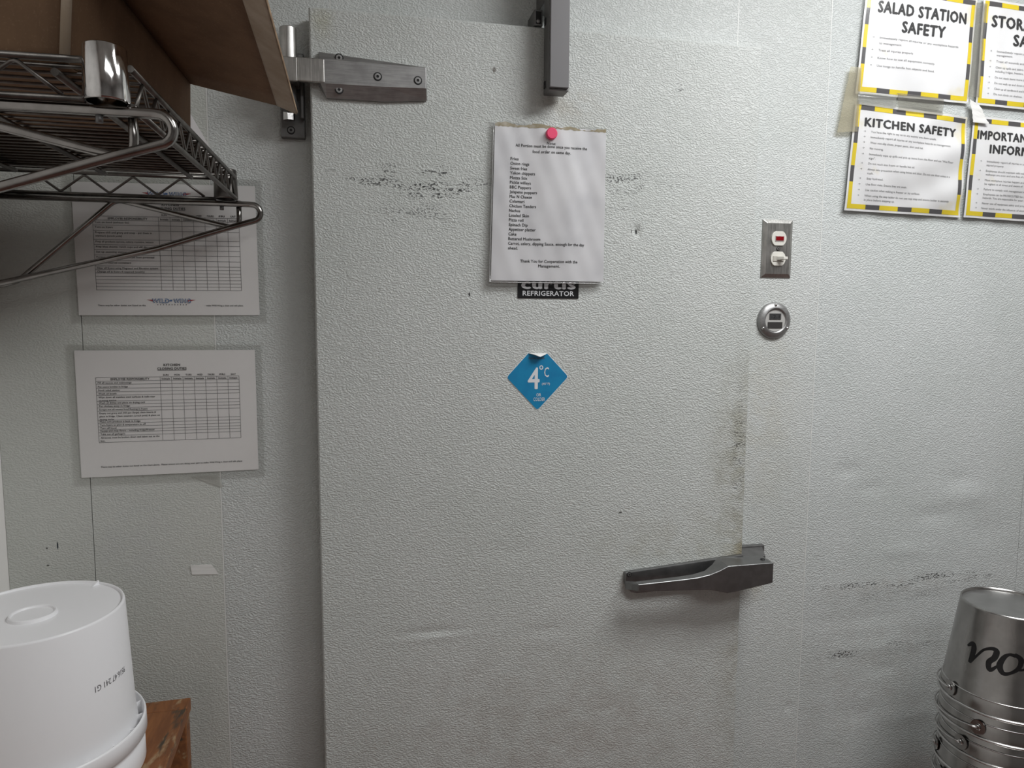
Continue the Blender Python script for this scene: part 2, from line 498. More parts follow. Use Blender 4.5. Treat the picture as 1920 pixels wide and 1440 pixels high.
g = .0007
wavy = [(1.06, 1.13, .03, .010, .002), (1.22, 1.06, .05, .012, .0025), (1.30, 1.10, .06, .02, -.003), (1.16, .90, .25, .02, -.002), (1.15, .985, .05, .010, -.002), (1.12, .77, .12, .012, -.002),
        (1.12, .72, .03, .008, .0022), (1.05, .62, .06, .02, .002), (1.28, 1.14, .03, .01, .002), (1.0, 1.17, .03, .012, .0025), (1.36, 1.02, .05, .03, .002), (1.20, .60, .1, .015, -.002), (1.05, .84, .15, .012, .0015)]
panels = [(XL, -.458, 0, CEIL, M['wall_left_panel'], [], 4, 20), (-.458, -.25, 0, CEIL, M['wall_left_panel'], [], 6, 20),
          (-.25, -.048, 0, CEIL, M['frame'], [], 4, 20), (-.048, .708, 1.955, CEIL, M['frame'], [], 8, 8), (.708, .907, 0, CEIL, M['frame'], [(.885, .655, .008, .006, .003)], 50, 300),
          (.907, 1.449, 0, CEIL, M['wall'], wavy, 60, 220), (1.449, XR, 0, CEIL, M['wall'], [], 10, 20)]
for (x0, x1, z0, z1, mat, dn, nx, nz) in panels:
    panel_face(x0 + g * (.55 if x0 < -.5 or x1 > 2 else 1), x1 - g * (.55 if x0 < -.5 else 1), z0, z1, 0, .074, dn, nx, nz).build('wall_panel', mat, back)
# flush pale strips in the joints: the seam lips' bright lit line, painted on
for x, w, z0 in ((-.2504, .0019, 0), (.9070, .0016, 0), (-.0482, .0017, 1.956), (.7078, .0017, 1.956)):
    b = MB(); b.box(x - w / 2, x + w / 2, -.0003, .01, z0, CEIL); b.build('seam_gleam_strip', M['seam_gleam'], back)

# ------------------------------------------------------------------ cooler door
DX0, DX1, DZ0, DZ1, DY = -.0805, .731, .03, 1.991, -.05
dents = [(.4925, 1.648, .0055, .009, .006), (.4865, 1.6455, .003, .006, -.002), (.4815, 1.6455, .0018, .005, .003),
         (.115, .915, .055, .008, .0022), (.12, .906, .06, .006, -.0015), (.33, .90, .04, .012, .0012), (.26, 1.06, .05, .02, .0008)]
door = panel_face(DX0, DX1, DZ0, DZ1, DY, -.006, dents, 180, 420, rim=.0022).build('door_1', M['door'])
tag(door, 'white embossed walk-in cooler door with scuffs and a soiled latch edge', 'door', kind='structure')
b = MB(); b.box(DX0 + .008, DX1 - .008, -.006, .0, DZ0 + .005, DZ1 - .008)
b.build('gasket', M['black'], door)

# hinge (parts of the door)
b = MB()   # cast strap: outline on the door, sloping facets up to a flat ridge
ho = [(-.0656, 1.9197), (.1094, 1.9067), (.1102, 1.8800), (.1099, 1.8540), (.0383, 1.8477), (-.0545, 1.8477), (-.0659, 1.8654)]
hi = [(-.0640, 1.9055), (.1076, 1.9040), (.1082, 1.8850), (.1076, 1.8705), (.0383, 1.8682), (-.0545, 1.8675), (-.0645, 1.8690)]
n_ = len(ho)
vs = [(x, DY - .0002, z) for x, z in ho] + [(x, DY - .0055, z) for x, z in ho] + [(x, DY - .0165, z) for x, z in hi]
fs = [tuple(range(n_)), tuple(range(3 * n_ - 1, 2 * n_ - 1, -1))]
for a_ in (0, n_):
    for k in range(n_): fs.append((a_ + k, a_ + (k + 1) % n_, a_ + n_ + (k + 1) % n_, a_ + n_ + k))
b.add(vs, fs)
hinge = b.build('strap_hinge', M['steel_h'], door, bevel=.0008)
tag(hinge, 'brushed metal strap hinge at the top left of the door')
b = MB()
b.box(-.0990, -.0560, DY - .0168, DY - .0085, 1.8680, 1.9058)
b.box(-.1275, -.0985, DY - .0155, -.020, 1.8675, 1.9058)
b.build('hinge_arm', M['steel'], hinge, bevel=.0016)
b = MB()
b.lathe([(0, 1.9555), (.0118, 1.9555), (.0135, 1.9540), (.0135, 1.9040), (0, 1.904)], -.1135, DY + .002, 44, smooth=False)
b.build('hinge_pin', M['steel'], hinge)
b = MB()
b.lathe([(0, 1.868), (.013, 1.868), (.013, 1.828), (0, 1.828)], -.1160, -.038, 24)
b.build('hinge_barrel', M['dark_steel'], hinge)
b = MB()
b.box(-.1325, -.0925, -.0125, -.0002, 1.7908, 1.9290)
b.box(-.0985, -.0930, -.028, -.0120, 1.820, 1.900)
b.build('hinge_flange', M['dark_steel'], hinge, bevel=.0015)
b = MB()
b.lathe([(0, 1.828), (.0095, 1.828), (.0095, 1.8145), (0, 1.8145)], -.1165, -.030, 6, smooth=False, a0=.35)
b.build('hex_nut', M['bright_chrome'], hinge)
def screw(x, z, y, r, parent, mat='dark_steel'):
    b = MB()
    b.lathe([(r * 1.36, y + .0004), (r * 1.36, y - .0004), (r * 1.0, y - .0005)], x, 0, 20, axis='y', cz=z, mi=1, smooth=False)
    b.lathe([(r * 1.0, y - .0004), (r * .96, y - .0014), (r * .45, y - .0015)], x, 0, 20, axis='y', cz=z, smooth=False)
    b.lathe([(r * .45, y - .0015), (r * .42, y - .0009), (0, y - .0009)], x, 0, 6, axis='y', cz=z, mi=1, smooth=False)
    return b.build('screw', [M[mat], M['black']], parent)
for x, z, y in ((-.0330, 1.9095, DY - .0140), (-.0339, 1.8600, DY - .0122), (.0283, 1.8837, DY - .0166), (.0941, 1.8820, DY - .0166)):
    screw(x, z, y, .0052, hinge, 'steel_h')
screw(-.1156, 1.8030, -.0126, .0050, hinge)

# latch handle (part of the door)
b = MB()
b.prism([(.4817, .9830), (.4940, .9660), (.5055, .9625), (.7280, .9690), (.7280, 1.0245), (.4817, 1.0055)], DY - .010, DY - .0002)
handle = b.build('latch_handle', M['handle_metal'], door, bevel=.0015)
tag(handle, 'dark worn metal pull handle on the latch side of the door')
secs = [(.4815, .9740, .9890, -.066, -.0585), (.4855, .9800, .9930, -.084, -.070), (.4925, .9835, .9965, -.0995, -.083), (.52, .9815, .9980, -.101, -.084), (.58, .9790, 1.0005, -.102, -.084),
        (.61, .9780, 1.0025, -.103, -.083), (.635, .9765, 1.0065, -.103, -.080), (.655, .9720, 1.0135, -.104, -.070), (.672, .9675, 1.0210, -.104, -.058), (.690, .9690, 1.0212, -.104, -.058), (.7685, .9800, 1.0205, -.102, -.056)]
vs, fs = [], []
for (x, zl, zh, yf, yb) in secs:
    vs += [(x, yf, zl), (x, yf, zh), (x, yb, zh), (x, yb, zl)]
for i in range(len(secs) - 1):
    for k in range(4):
        fs.append((i * 4 + k, i * 4 + (k + 1) % 4, i * 4 + 4 + (k + 1) % 4, i * 4 + 4 + k))
n = len(secs) * 4
fs += [(0, 3, 2, 1), (n - 4, n - 3, n - 2, n - 1)]
b = MB(); b.add(vs, fs)
b.build('handle_grip', M['handle_metal'], handle, bevel=.0022, segs=3)
b = MB(); b.lathe([(0, 1.0222), (.0042, 1.0222), (.0042, 1.0190)], .7565, -.082, 16); b.build('lock_hole', M['black'], handle)
screw(.4895, 1.0015, DY - .0102, .0035, handle)

# latch keeper on the frame
kp = thing('latch_strike', (.77, 0, .99), 'grey metal latch keeper on the frame above the handle', 'latch')
b = MB(); b.box(.748, .803, -.012, -.0002, .975, 1.0235); b.build('base_plate', M['dark_steel'], kp, bevel=.001)
b = MB()
b.add([(.735, -.012, .985), (.798, -.012, .985), (.798, -.012, 1.021), (.735, -.012, 1.021), (.735, -.052, .985), (.781, -.052, .985), (.781, -.052, 1.0165), (.735, -.052, 1.0165)],
      [(0, 3, 2, 1), (4, 5, 6, 7), (0, 1, 5, 4), (1, 2, 6, 5), (2, 3, 7, 6), (3, 0, 4, 7)])
b.build('strike_nose', M['dark_steel'], kp, bevel=.0012)

# door closer hanging from the header
cl = thing('door_closer', (.33, 0, 1.87), 'grey metal door closer bar hanging over the top edge of the door', 'door closer')
b = MB()
b.box(.3112, .3470, -.094, -.060, 1.8735, 2.22)
b.box(.3112, .3470, -.062, -.0002, 2.03, 2.22)
b.build('body', M['dark_steel'], cl, bevel=.0012)
b = MB()
b.box(.3125, .3455, -.1005, -.0941, 1.8770, 2.22)
b.build('cover', M['closer'], cl, bevel=.0008)
b = MB()
b.box(.2960, .3113, -.050, -.0002, 1.9925, 2.0200)
lug = b.build('side_lug', M['dark_steel'], cl, bevel=.0015)
b = MB(); b.box(.2990, .3085, -.0508, -.0499, 1.9960, 2.0165); b.build('lug_hole', M['black'], lug)
b = MB(); b.lathe([(.0, -.0530), (.0030, -.0530), (.0034, -.0505)], .3030, 0, 14, axis='y', cz=2.000); b.build('lug_bolt', M['steel_h'], lug)
for z in (1.888, 1.992):
    b = MB(); b.box(.3098, .3114, -.074, -.066, z - .005, z + .006); b.build('slot', M['black'], cl)

# ------------------------------------------------------------------ lettering
FONT_CACHE = {}
def glyph_mesh(txt, bold):
    key = (txt, bold)
    if key not in FONT_CACHE:
        cu = bpy.data.curves.new('lettering', 'FONT')
        cu.body = txt; cu.size = 1.0; cu.resolution_u = 2; cu.space_character = 1.0 + max(0.0, bold) * 2.4; cu.fill_mode = 'FRONT'
        ob = bpy.data.objects.new('lettering', cu)
        me = bpy.data.meshes.new_from_object(ob)
        vs = [v.co.copy() for v in me.vertices]; fs = [tuple(p.vertices) for p in me.polygons]
        bpy.data.objects.remove(ob); bpy.data.curves.remove(cu); bpy.data.meshes.remove(me)
        FONT_CACHE[key] = (vs, fs)
    return FONT_CACHE[key]

def text_pts(txt, x, y, cap, width=None, align='l', bold=.012, squeeze=.86):
    """2-D lettering: cap height in metres, optional total width"""
    vs, fs = glyph_mesh(txt, bold)
    if not vs: return [], []
    # heavier letters: the same outline laid a hair to each side
    offs = [(0, 0)] if bold <= .006 else [(-bold, 0), (bold, 0), (0, bold * .7), (0, -bold * .7)]
    x0 = min(v.x for v in vs); x1 = max(v.x for v in vs)
    sy = cap / .729
    sx = (width / (x1 - x0)) if width else sy * squeeze
    w = (x1 - x0) * sx
    ox = x - {'l': 0, 'c': w / 2, 'r': w}[align]
    P, F = [], []
    for k, (dx, dy) in enumerate(offs):
        b0 = len(P)
        P += [(ox + (v.x - x0 + dx) * sx, y + (v.y + dy) * sy, k * .00004) for v in vs]
        F += [tuple(b0 + q for q in f) for f in fs]
    return P, F

class Sheet:
    """a sheet whose local metric coordinates (0..W, 0..H) are laid on four corner points in front of the wall"""
    def __init__(s, bl, br, tr, tl, y, W, H, bulge=None):
        s.c = (bl, br, tr, tl); s.y = y; s.W = W; s.H = H; s.bulge = bulge or (lambda u, v: 0.0)
    def at(s, x, yy, off=0.0):
        u, v = x / s.W, yy / s.H
        (ax, az), (bx_, bz), (cx, cz), (dx, dz) = s.c
        X = (ax * (1 - u) + bx_ * u) * (1 - v) + (dx * (1 - u) + cx * u) * v
        Z = (az * (1 - u) + bz * u) * (1 - v) + (dz * (1 - u) + cz * u) * v
        return (X, s.y - s.bulge(u, v) - off, Z)
    def grid(s, mb, x0, x1, y0, y1, nx, ny, off=0.0, mi=0, th=.0):
        vs = [s.at(x0 + (x1 - x0) * i / nx, y0 + (y1 - y0) * j / ny, off) for j in range(ny + 1) for i in range(nx + 1)]
        fs = [(j * (nx + 1) + i, j * (nx + 1) + i + 1, (j + 1) * (nx + 1) + i + 1, (j + 1) * (nx + 1) + i) for j in range(ny) for i in range(nx)]
        mb.add(vs, fs, mi, True)
    def text(s, mb, txt, x, y, cap, off=.0004, **k):
        p, f = text_pts(txt, x, y, cap, **k)
        mb.add([s.at(a, c, off + e) for a, c, e in p], f)
    def rect(s, mb, x0, x1, y0, y1, off=.0004, n=1, mi=0):
        nx = n if (x1 - x0) > (y1 - y0) else 1; ny = n if nx == 1 else 1
        s.grid(mb, x0, x1, y0, y1, nx, ny, off, mi)
    def arrow(s, mb, x, y, w=.0045):
        t = .00045
        s.rect(mb, x, x + w, y - t / 2, y + t / 2)
        for sg in (1, -1):
            mb.add([s.at(x + w, y, .0004), s.at(x + w - .0017, y + sg * .0017, .0004), s.at(x + w - .0023, y + sg * .0017, .0004), s.at(x + w - .0006, y, .0004)], [(0, 1, 2, 3)])

def thick(o, t):
    md = o.modifiers.new('thickness', 'SOLIDIFY'); md.thickness = t; md.offset = -1; md.use_rim = False
    return o

# ------------------------------------------------------------------ duty charts on the left panels
def lamfilm(sh, margin, parent, off=.0009, nx=10, ny=10):
    b = MB(); sh.grid(b, -margin[0], sh.W + margin[1], -margin[2], sh.H + margin[3], nx, ny, off)
    return b.build('laminate_film', M['clear'], parent, fix=False)

def chart(sh, label, title2, rows, texts, tab, footer, logo):
    (x0, x1, yt, yb) = tab
    t = thing('duty_chart', sh.at(sh.W / 2, 0), label, 'notice')
    b = MB(); sh.grid(b, 0, sh.W, 0, sh.H, 12, 10)
    thick(b.build('paper_sheet', M['paper_pink'], t, fix=False), .0004)
    lamfilm(sh, (.010, .013, .012, .012), t)
    lines = MB()
    tw = .00055
    ys = [yt + (yb - yt) * f for f in rows]
    c1 = x0 + (x1 - x0) * .441
    cols = [x0, c1] + [c1 + (x1 - c1) * k / 7 for k in range(1, 8)]
    for y in ys: sh.rect(lines, x0, x1, y - tw / 2, y + tw / 2, n=8)
    for x in cols: sh.rect(lines, x - tw / 2, x + tw / 2, yb, yt, n=6)
    lines.build('table_rules', M['ink_grey'], t, fix=False)
    tx = MB()
    mid = (x0 + x1) / 2 + .006
    def smallcaps(s_, y, big, small, w):
        # first letter larger, underlined below if a heading
        p1, f1 = text_pts(s_, mid, y, small, width=w, align='c', bold=.03)
        tx.add([sh.at(a, c, .0004 + e) for a, c, e in p1], f1)
    smallcaps('KITCHEN', yt + .0185, .005, .0042, .026)
    smallcaps(title2, yt + .0122, .005, .0042, .046)
    sh.rect(tx, mid - .023, mid + .023, yt + .0108, yt + .0114)
    days = ['SUN', 'MON', 'TUES', 'WED', 'THURS', 'FRI', 'SAT']
    for k, d in enumerate(days):
        xc = (cols[k + 1] + cols[k + 2]) / 2
        sh.text(tx, d, xc, yt + .0018, .0030, align='c', width=.0085 + .0012 * (len(d) - 3), bold=.012)
        sh.text(tx, 'Initials', xc, ys[1] + .0014, .0031, align='c', width=.0125, bold=.02)
    sh.text(tx, 'EMPLOYEE RESPONSIBILITY', (x0 + c1) / 2 + .003, ys[1] + .0014, .0035, align='c', width=.060, bold=.02)
    for k, lns in enumerate(texts):
        top, bot = ys[k + 1], ys[k + 2]
        nl = len(lns)
        for j, (s_, w) in enumerate(lns):
            yy = top - .0047 - j * .0054 if nl > 1 or logo else bot + .0014
            sh.text(tx, s_, x0 + .0028, yy, .0030, width=w, bold=.010)
    for (s_, x, y, w) in footer:
        sh.text(tx, s_, x, y, .0028, width=w, bold=.010)
    tx.build('printed_text', M['ink'], t, fix=False)
    if logo:
        for (lx, ly, lw, lh) in logo:
            r = MB()
            r.add([sh.at(lx - lw * .62, ly + lh * .75, .0004), sh.at(lx - lw * .40, ly + lh * .15, .0004), sh.at(lx - lw * .40, ly + lh * .75, .0004)], [(0, 1, 2)])
            r.build('logo_wing', M['logo_red'], t, fix=False); r = MB()
            r.add([sh.at(lx + lw * .62, ly + lh * .75, .0004), sh.at(lx + lw * .40, ly + lh * .75, .0004), sh.at(lx + lw * .40, ly + lh * .15, .0004)], [(0, 1, 2)])
            r.build('logo_wing', M['logo_red'], t, fix=False)
            w_ = MB()
            sh.text(w_, 'WILD', lx - lw * .48, ly, lh, off=.0006, width=lw * .42, bold=.05)
            sh.text(w_, 'WING', lx + lw * .06, ly, lh, off=.0006, width=lw * .42, bold=.05)
            sh.rect(w_, lx - .0028, lx + .0012, ly + lh * .35, ly + lh * .75, off=.0006)
            w_.build('logo_letters', M['logo_blue'], t, fix=False)
            h_ = MB()
            sh.text(h_, 'WILD', lx - lw * .465, ly + lh * .1, lh * .80, off=.0008, width=lw * .39, bold=-.01)
            sh.text(h_, 'WING', lx + lw * .075, ly + lh * .1, lh * .80, off=.0008, width=lw * .39, bold=-.01)
            h_.build('logo_fill', M['white_ink'], t, fix=False)
            d_ = MB()
            for k in range(11): sh.rect(d_, lx - lw * .36 + k * lw * .072, lx - lw * .36 + k * lw * .072 + .0012, ly - .0038, ly - .0022)
            d_.build('logo_tagline', M['ink_soft'], t, fix=False)
    return t

sh = Sheet((-.4606, 1.4902), (-.1765, 1.4916), (-.1779, 1.7098), (-.4615, 1.7060), -.0014, .284, .2155, lambda u, v: .0012 * math.sin(3.1 * u) * (1 - v))
chart(sh, 'laminated kitchen opening duties chart with logo, partly behind the wire shelf', 'OPENING DUTIES',
      [0, .055, .12, .193, .316, .385, .454, .524, .60, .673, .722, .769, .815, .861, .909, .954, 1],
      [[('Turn on hood (exhaust fan)', .052)], [('Turn on fryers', .027)], [('Prepare chili and gravy and soup - put them in', .086), ('warmers (crock pots)', .040)], [('Prep all produce carrots, celery, romaine, lettuce', .088)],
       [('Prep blue cheese, ranch cups and dill dip', .078)], [('Set up sauceing station', .046)], [('Portion product that has not yet been portioned', .088)], [('Restock internal containers', .052)],
       [('Filter all fryers using Magnasol and filtration system', .093)], [('Change oil in fryers if required (weekly)', .072)]],
      (.0290, .2560, .1615, .0415), [('There may be other duties not listed on the', .0300, .0150, .073), ('- make Wild Wing a clean and safe place.', .196, .0150, .062)],
      [(.1435, .0205, .062, .0072), (.1440, .1955, .062, .0072)])

sh = Sheet((-.4705, 1.2169), (-.1861, 1.2201), (-.1862, 1.4315), (-.4708, 1.4321), -.0014, .2845, .2145, lambda u, v: .0010 * math.sin(3.1 * u))
chart(sh, 'laminated kitchen closing duties chart with a dense table, lower of the two', 'CLOSING DUTIES',
      [0, .055, .106, .167, .22, .273, .363, .414, .464, .517, .656, .705, .756, .804, .846, .897, 1],
      [[('Fill all sauces and seasonings', .052)], [('Put sauce bottles in fridge', .046)], [('Stock salad station', .033)], [('Wash all bowls', .028)],
       [('Wipe down all stainless steel surfaces & walls near', .088), ('sauteing station', .027)], [('Wash all dishes and place on drying rack', .072)], [('Put chicken away in fridge', .048)], [('Scrape out all excess food floating in fryers', .075)],
       [('Empty out gravy and chili pan (large) clean inserts &', .088), ('place in fridge. Clean steamers (crock pots) & place on', .094), ('drying racks', .022)], [('Make sure produce is back in fridge', .063)],
       [('Turn fryers to pilot & temperature to off', .071)], [('Turn off hood', .025)], [('Sweep and mop floors - including fridge/freezer', .085)], [("Take out all garbage's", .038)],
       [('All boxes must be broken down and taken out to the', .092), ('bin.', .007)]],
      (.0305, .2570, .1690, .0590), [('There may be other duties not listed on the chart above.  Please ensure you are doing your part to make Wild Wing a clean and safe place.', .0310, .0158, .227)], None)

# ------------------------------------------------------------------ note on the door
def nb(u, v):
    return .0045 * (1 - v) + .003 * math.sin(math.pi * u) * (1 - v * .6) + .0016 * math.sin(10.5 * u + 1.5 * v + .6) * (.5 + .5 * math.sin(2.2 * v + .5)) + .0009 * math.sin(23 * u - 4 * v) * math.sin(3 * v + .4) + .0004 * math.sin(37 * u + 19 * v)
sh = Sheet((.2195, 1.5545), (.4280, 1.5550), (.4285, 1.8290), (.2270, 1.8290), DY - .0045, .2085, .2745, nb)
nt_ = thing('kitchen_note', sh.at(sh.W / 2, 0), 'wrinkled white portioning note in a clear sleeve on the cooler door', 'notice')
b = MB(); sh.grid(b, 0, sh.W, 0, sh.H - .006, 40, 50)
thick(b.build('paper_sheet', M['paper_note'], nt_, fix=False), .0004)
b = MB()   # torn, browned top edge
pts_t = []
nn = 60
rnd = random.Random(3)
vs, fs = [], []
for i in range(nn + 1):
    x = sh.W * i / nn
    top = sh.H - .0045 + .0022 * math.sin(i * .35) + rnd.uniform(-.0012, .0012) - (.002 if 34 < i else 0)
    vs += [sh.at(x, sh.H - .0095 + rnd.uniform(-.001, .001), .0003), sh.at(x, top, .0006)]
for i in range(nn): fs.append((2 * i, 2 * i + 2, 2 * i + 3, 2 * i + 1))
b.add(vs, fs); b.build('torn_edge', M['torn'], nt_, fix=False)
b = MB(); sh.grid(b, -.003, sh.W + .002, -.003, sh.H + .004, 24, 30, .0022)
b.build('clear_sleeve', M['clear'], nt_, fix=False)
b = MB()
b.tube([sh.at(x, y, .0022) for x, y in [(-.003, sh.H * .98)] + [(-.003, sh.H * (1 - k / 12)) for k in range(1, 12)] + [(-.0022, -.0020), (.003, -.003)] + [(sh.W * k / 12, -.003) for k in range(1, 12)] + [(sh.W, -.003)]], .0009, 6)
b.build('sleeve_edge', clearm('sleeve_edge_plastic', (.9, .9, .9), .25, .35, (.8, .8, .8)), nt_)
tx = MB()
step = .0081
ox, oz = .0, 1.5545
def X_(x, z): return (x - .2225), z - 1.5545
sh.text(tx, 'Note:', .104, .2375, .0052, align='c', width=.0165, bold=.02)
sh.text(tx, 'All Portion must be done once you receive the', .1055, .2320, .0053, align='c', width=.1335, bold=.02)
sh.text(tx, 'food order on same day.', .1055, .2225, .0053, align='c', width=.071, bold=.02)
items = [('Fries', .0145), ('Onion rings', .0345), ('Sweet fries', .031), ('Yukon chippers', .0455), ('Mozza Stix', .032), ('Pickle willeys', .0385), ('BBC Poppers', .039), ('Jalapeno poppers', .050), ('Mac N Cheese', .041),
         ('Calamari', .0275), ('Chicken Tenders', .049), ('Nachos', .0205), ('Loaded Skin', .0365), ('Pizza roll', .027), ('Spinach Dip', .035), ('Appetizer platter', .049), ('Cake', .0145), ('Battered Mushroom', .058),
         ('Carrot, celery, dipping Sauce, enough for the day', .1405), ('ahead.', .018)]
for k, (s_, w) in enumerate(items):
    sh.text(tx, s_, .0300 - k * .00005, .2085 - k * step, .0053, width=w, bold=.02)
sh.text(tx, 'Thank You for Cooperation with the', .1045, .2085 - 22 * step + .002, .0052, align='c', width=.105, bold=.02)
sh.text(tx, 'Management.', .1045, .2085 - 23 * step + .002, .0052, align='c', width=.039, bold=.02)
tx.build('printed_text', M['ink'], nt_, fix=False)

mp_ = sh.at(.104, .2560, .0026)
b = MB(); b.lathe([(0, mp_[1] - .0068), (.0086, mp_[1] - .0068), (.0098, mp_[1] - .0055), (.0100, mp_[1] + .0002), (0, mp_[1] + .0002)], .3262, 0, 40, axis='y', cz=1.8100, smooth=False)
mg = b.build('round_magnet', M['pink'], origin=(.3262, mp_[1], 1.81))
tag(mg, 'round pink magnet holding the note to the door', 'magnet')

# maker's plate below the note
sg = thing('maker_plate', (.3263, DY, 1.525), 'black maker plate with white lettering half hidden under the note', 'sign')
b = MB(); b.box(.2695, .3830, DY - .0018, DY - .0002, 1.5243, 1.5790); b.build('plate', M['sign_black'], sg, bevel=.0008)
sh = Sheet((.2695, 1.5243), (.3830, 1.5243), (.3830, 1.5790), (.2695, 1.5790), DY - .0018, .1135, .0547)
b = MB()
sh.text(b, 'REFRIGERATOR', .0568, .0048, .0088, off=.0003, align='c', width=.095, bold=.018)
sh.text(b, 'curtis', .0568, .0172, .0190, off=.0003, align='c', width=.098, bold=.045)
b.build('lettering', M['white_ink'], sg, fix=False)

# blue diamond sticker
cx, cz, hw, hh = .3080, 1.3822, .0577, .0609
stk = thing('temperature_sticker', (cx, DY, cz - hh), 'blue diamond 4 degrees C sticker on the door with a peeling top corner', 'sticker')
def diamond(hw, hh, cut, n=5):
    out = []
    for (dx, dz) in ((0, -1), (1, 0), (-1, 0)):
        pass
    corners = [(0, -hh), (hw, 0), None, (-hw, 0)]
    def rc(prev, c, nxt, r=.006):
        p, c_, q = Vector(prev), Vector(c), Vector(nxt)
        a = c_ + (p - c_).normalized() * r; e = c_ + (q - c_).normalized() * r
        return [tuple(a * (1 - t) ** 2 + c_ * 2 * t * (1 - t) + e * t * t) for t in [k / n for k in range(n + 1)]]
    res = rc((-hw, 0), (0, -hh), (hw, 0)) + rc((0, -hh), (hw, 0), (0, hh))
    f = 1 - cut / hh
    res += [(hw * (1 - f), hh * f), (.002, hh * f - .0055), (-hw * (1 - f) , hh * f + .001)]
    res += rc((0, hh), (-hw, 0), (0, -hh))
    return res
dp = diamond(hw, hh, .0185)
b = MB(); b.prism([(cx + x * 1.018, cz + z * 1.018) for x, z in dp], DY - .0005, DY - .0001); b.build('white_edge', M['sticker_white'], stk)
b = MB(); b.prism([(cx + x, cz + z) for x, z in dp], DY - .0009, DY - .0005); b.build('blue_face', M['blue'], stk)
b = MB()   # the corner that has curled forward
f = 1 - .0185 / hh
pk = [(-hw * (1 - f), hh * f), (hw * (1 - f), hh * f), (.0095, hh * f - .003), (.003, hh * f - .0075), (-.005, hh * f - .0045)]
z_ = cz + hh * f
b.add([(cx - .0175, DY - .001, z_ + .001), (cx + .0175, DY - .001, z_ + .001), (cx + .0115, DY - .010, z_ - .0015), (cx + .0015, DY - .013, z_ - .0052), (cx - .0085, DY - .010, z_ - .0012)], [(0, 1, 2, 3, 4)])
thick(b.build('curled_corner', M['sticker_white'], stk, fix=False), .0003)
sh = Sheet((cx - .06, cz - .06), (cx + .06, cz - .06), (cx + .06, cz + .06), (cx - .06, cz + .06), DY - .0009, .12, .12)
b = MB()
sh.text(b, '4', .0525, .0385, .0405, off=.0002, align='c', width=.0205, bold=.018)
sh.text(b, 'o', .0665, .0735, .0095 * 1.3, off=.0002, align='c', width=.0072, bold=.02)
sh.text(b, 'C', .0765, .0600, .0185, off=.0002, align='c', width=.0085, bold=.01)
sh.text(b, '(40°F)', .0755, .0455, .0042, off=.0002, align='c', width=.0150, bold=.01)
sh.text(b, 'OR', .0622, .0245, .0060, off=.0002, align='c', width=.0088, bold=.01)
sh.text(b, 'COLDER', .0632, .0160, .0068, off=.0002, align='c', width=.0215, bold=.01)
b.build('lettering', M['white_ink'], stk, fix=False)
b = MB(); sh.text(b, 'Public Health', .0580, .0925, .0040, off=.0002, align='c', width=.030, bold=.01)
b.build('small_lettering', M['ink_soft'], stk, fix=False)

# ------------------------------------------------------------------ safety posters on the right
def poster(name_label, corners, bulge, titles, bullets, tsize, arrows=True, extra=None):
    sh = Sheet(*corners, -.0022, .279, .214, bulge)
    t = thing('safety_poster', sh.at(sh.W / 2, 0), name_label, 'poster', )
    b = MB(); sh.grid(b, 0, sh.W, 0, sh.H, 24, 20)
    thick(b.build('paper_sheet', M['poster'], t, fix=False), .0004)
    lamfilm(sh, (.005, .005, .005, .005), t, .0012, 24, 20)
    ye, bk = MB(), MB()
    e, w = .0045, .0095
    def run(length, fn, start):
        a, k = 0.0, start
        while a < length - 1e-6:
            L = .044 if k % 2 == 0 else .032
            c = min(a + L, length)
            fn(ye if k % 2 == 0 else bk, a, c); a = c; k += 1
    W, H = sh.W, sh.H
    run(W - 2 * e, lambda m, a, c: sh.rect(m, e + a, e + c, e, e + w, n=4), 0)
    run(W - 2 * e, lambda m, a, c: sh.rect(m, W - e - c, W - e - a, H - e - w, H - e, n=4), 1)
    run(H - 2 * e - 2 * w, lambda m, a, c: sh.rect(m, e, e + w * .9, e + w + a, e + w + c, n=4), 0)
    run(H - 2 * e - 2 * w, lambda m, a, c: sh.rect(m, W - e - w * .9, W - e, H - e - w - c, H - e - w - a, n=4), 0)
    ye.build('border_yellow', M['poster_yellow'], t, fix=False)
    bk.build('border_black', M['poster_black'], t, fix=False)
    tb = MB()
    for (s_, x, y, cap, wd) in titles: sh.text(tb, s_, x, y, cap, align='c', width=wd, bold=.05)
    tb.build('title_text', M['ink'], t, fix=False)
    bt = MB()
    for (y, s_, wd, dot) in bullets:
        if dot: sh.arrow(bt, .026, y + .0020)
        sh.text(bt, s_, .043, y, .0044, width=wd, bold=.004, squeeze=1.12)
    bt.build('body_text', M['ink_grey'], t, fix=False)
    return sh, t

b1 = lambda u, v: .004 + .0025 * math.sin(3.0 * u + .4) * math.sin(2.6 * v + .3) + .0008 * math.sin(12 * u + 7 * v)
b2 = lambda u, v: .004 + .004 * math.sin(3.0 * u) * math.sin(3.0 * v) + .0016 * math.sin(15 * v - 9 * u) * u + .0009 * math.sin(22 * u + 10 * v) * (1 - v)
poster('salad station safety poster with yellow and black border, upper left of four', ((.9632, 1.9356), (1.2287, 1.9330), (1.2340, 2.1400), (.9775, 2.1480)), b1,
       [('SALAD STATION', .143, .1600, .0225, .222), ('SAFETY', .148, .1265, .0225, .108)],
       [(.1095, 'Immediately report all injuries or any workplace hazards', .196, 1), (.0990, 'to management.', .054, 0), (.0855, 'Treat all injuries properly.', .085, 1), (.0705, 'Know how to use all equipment correctly.', .142, 1), (.0555, 'Use tongs to handle hot objects and food.', .142, 1)], .0225)
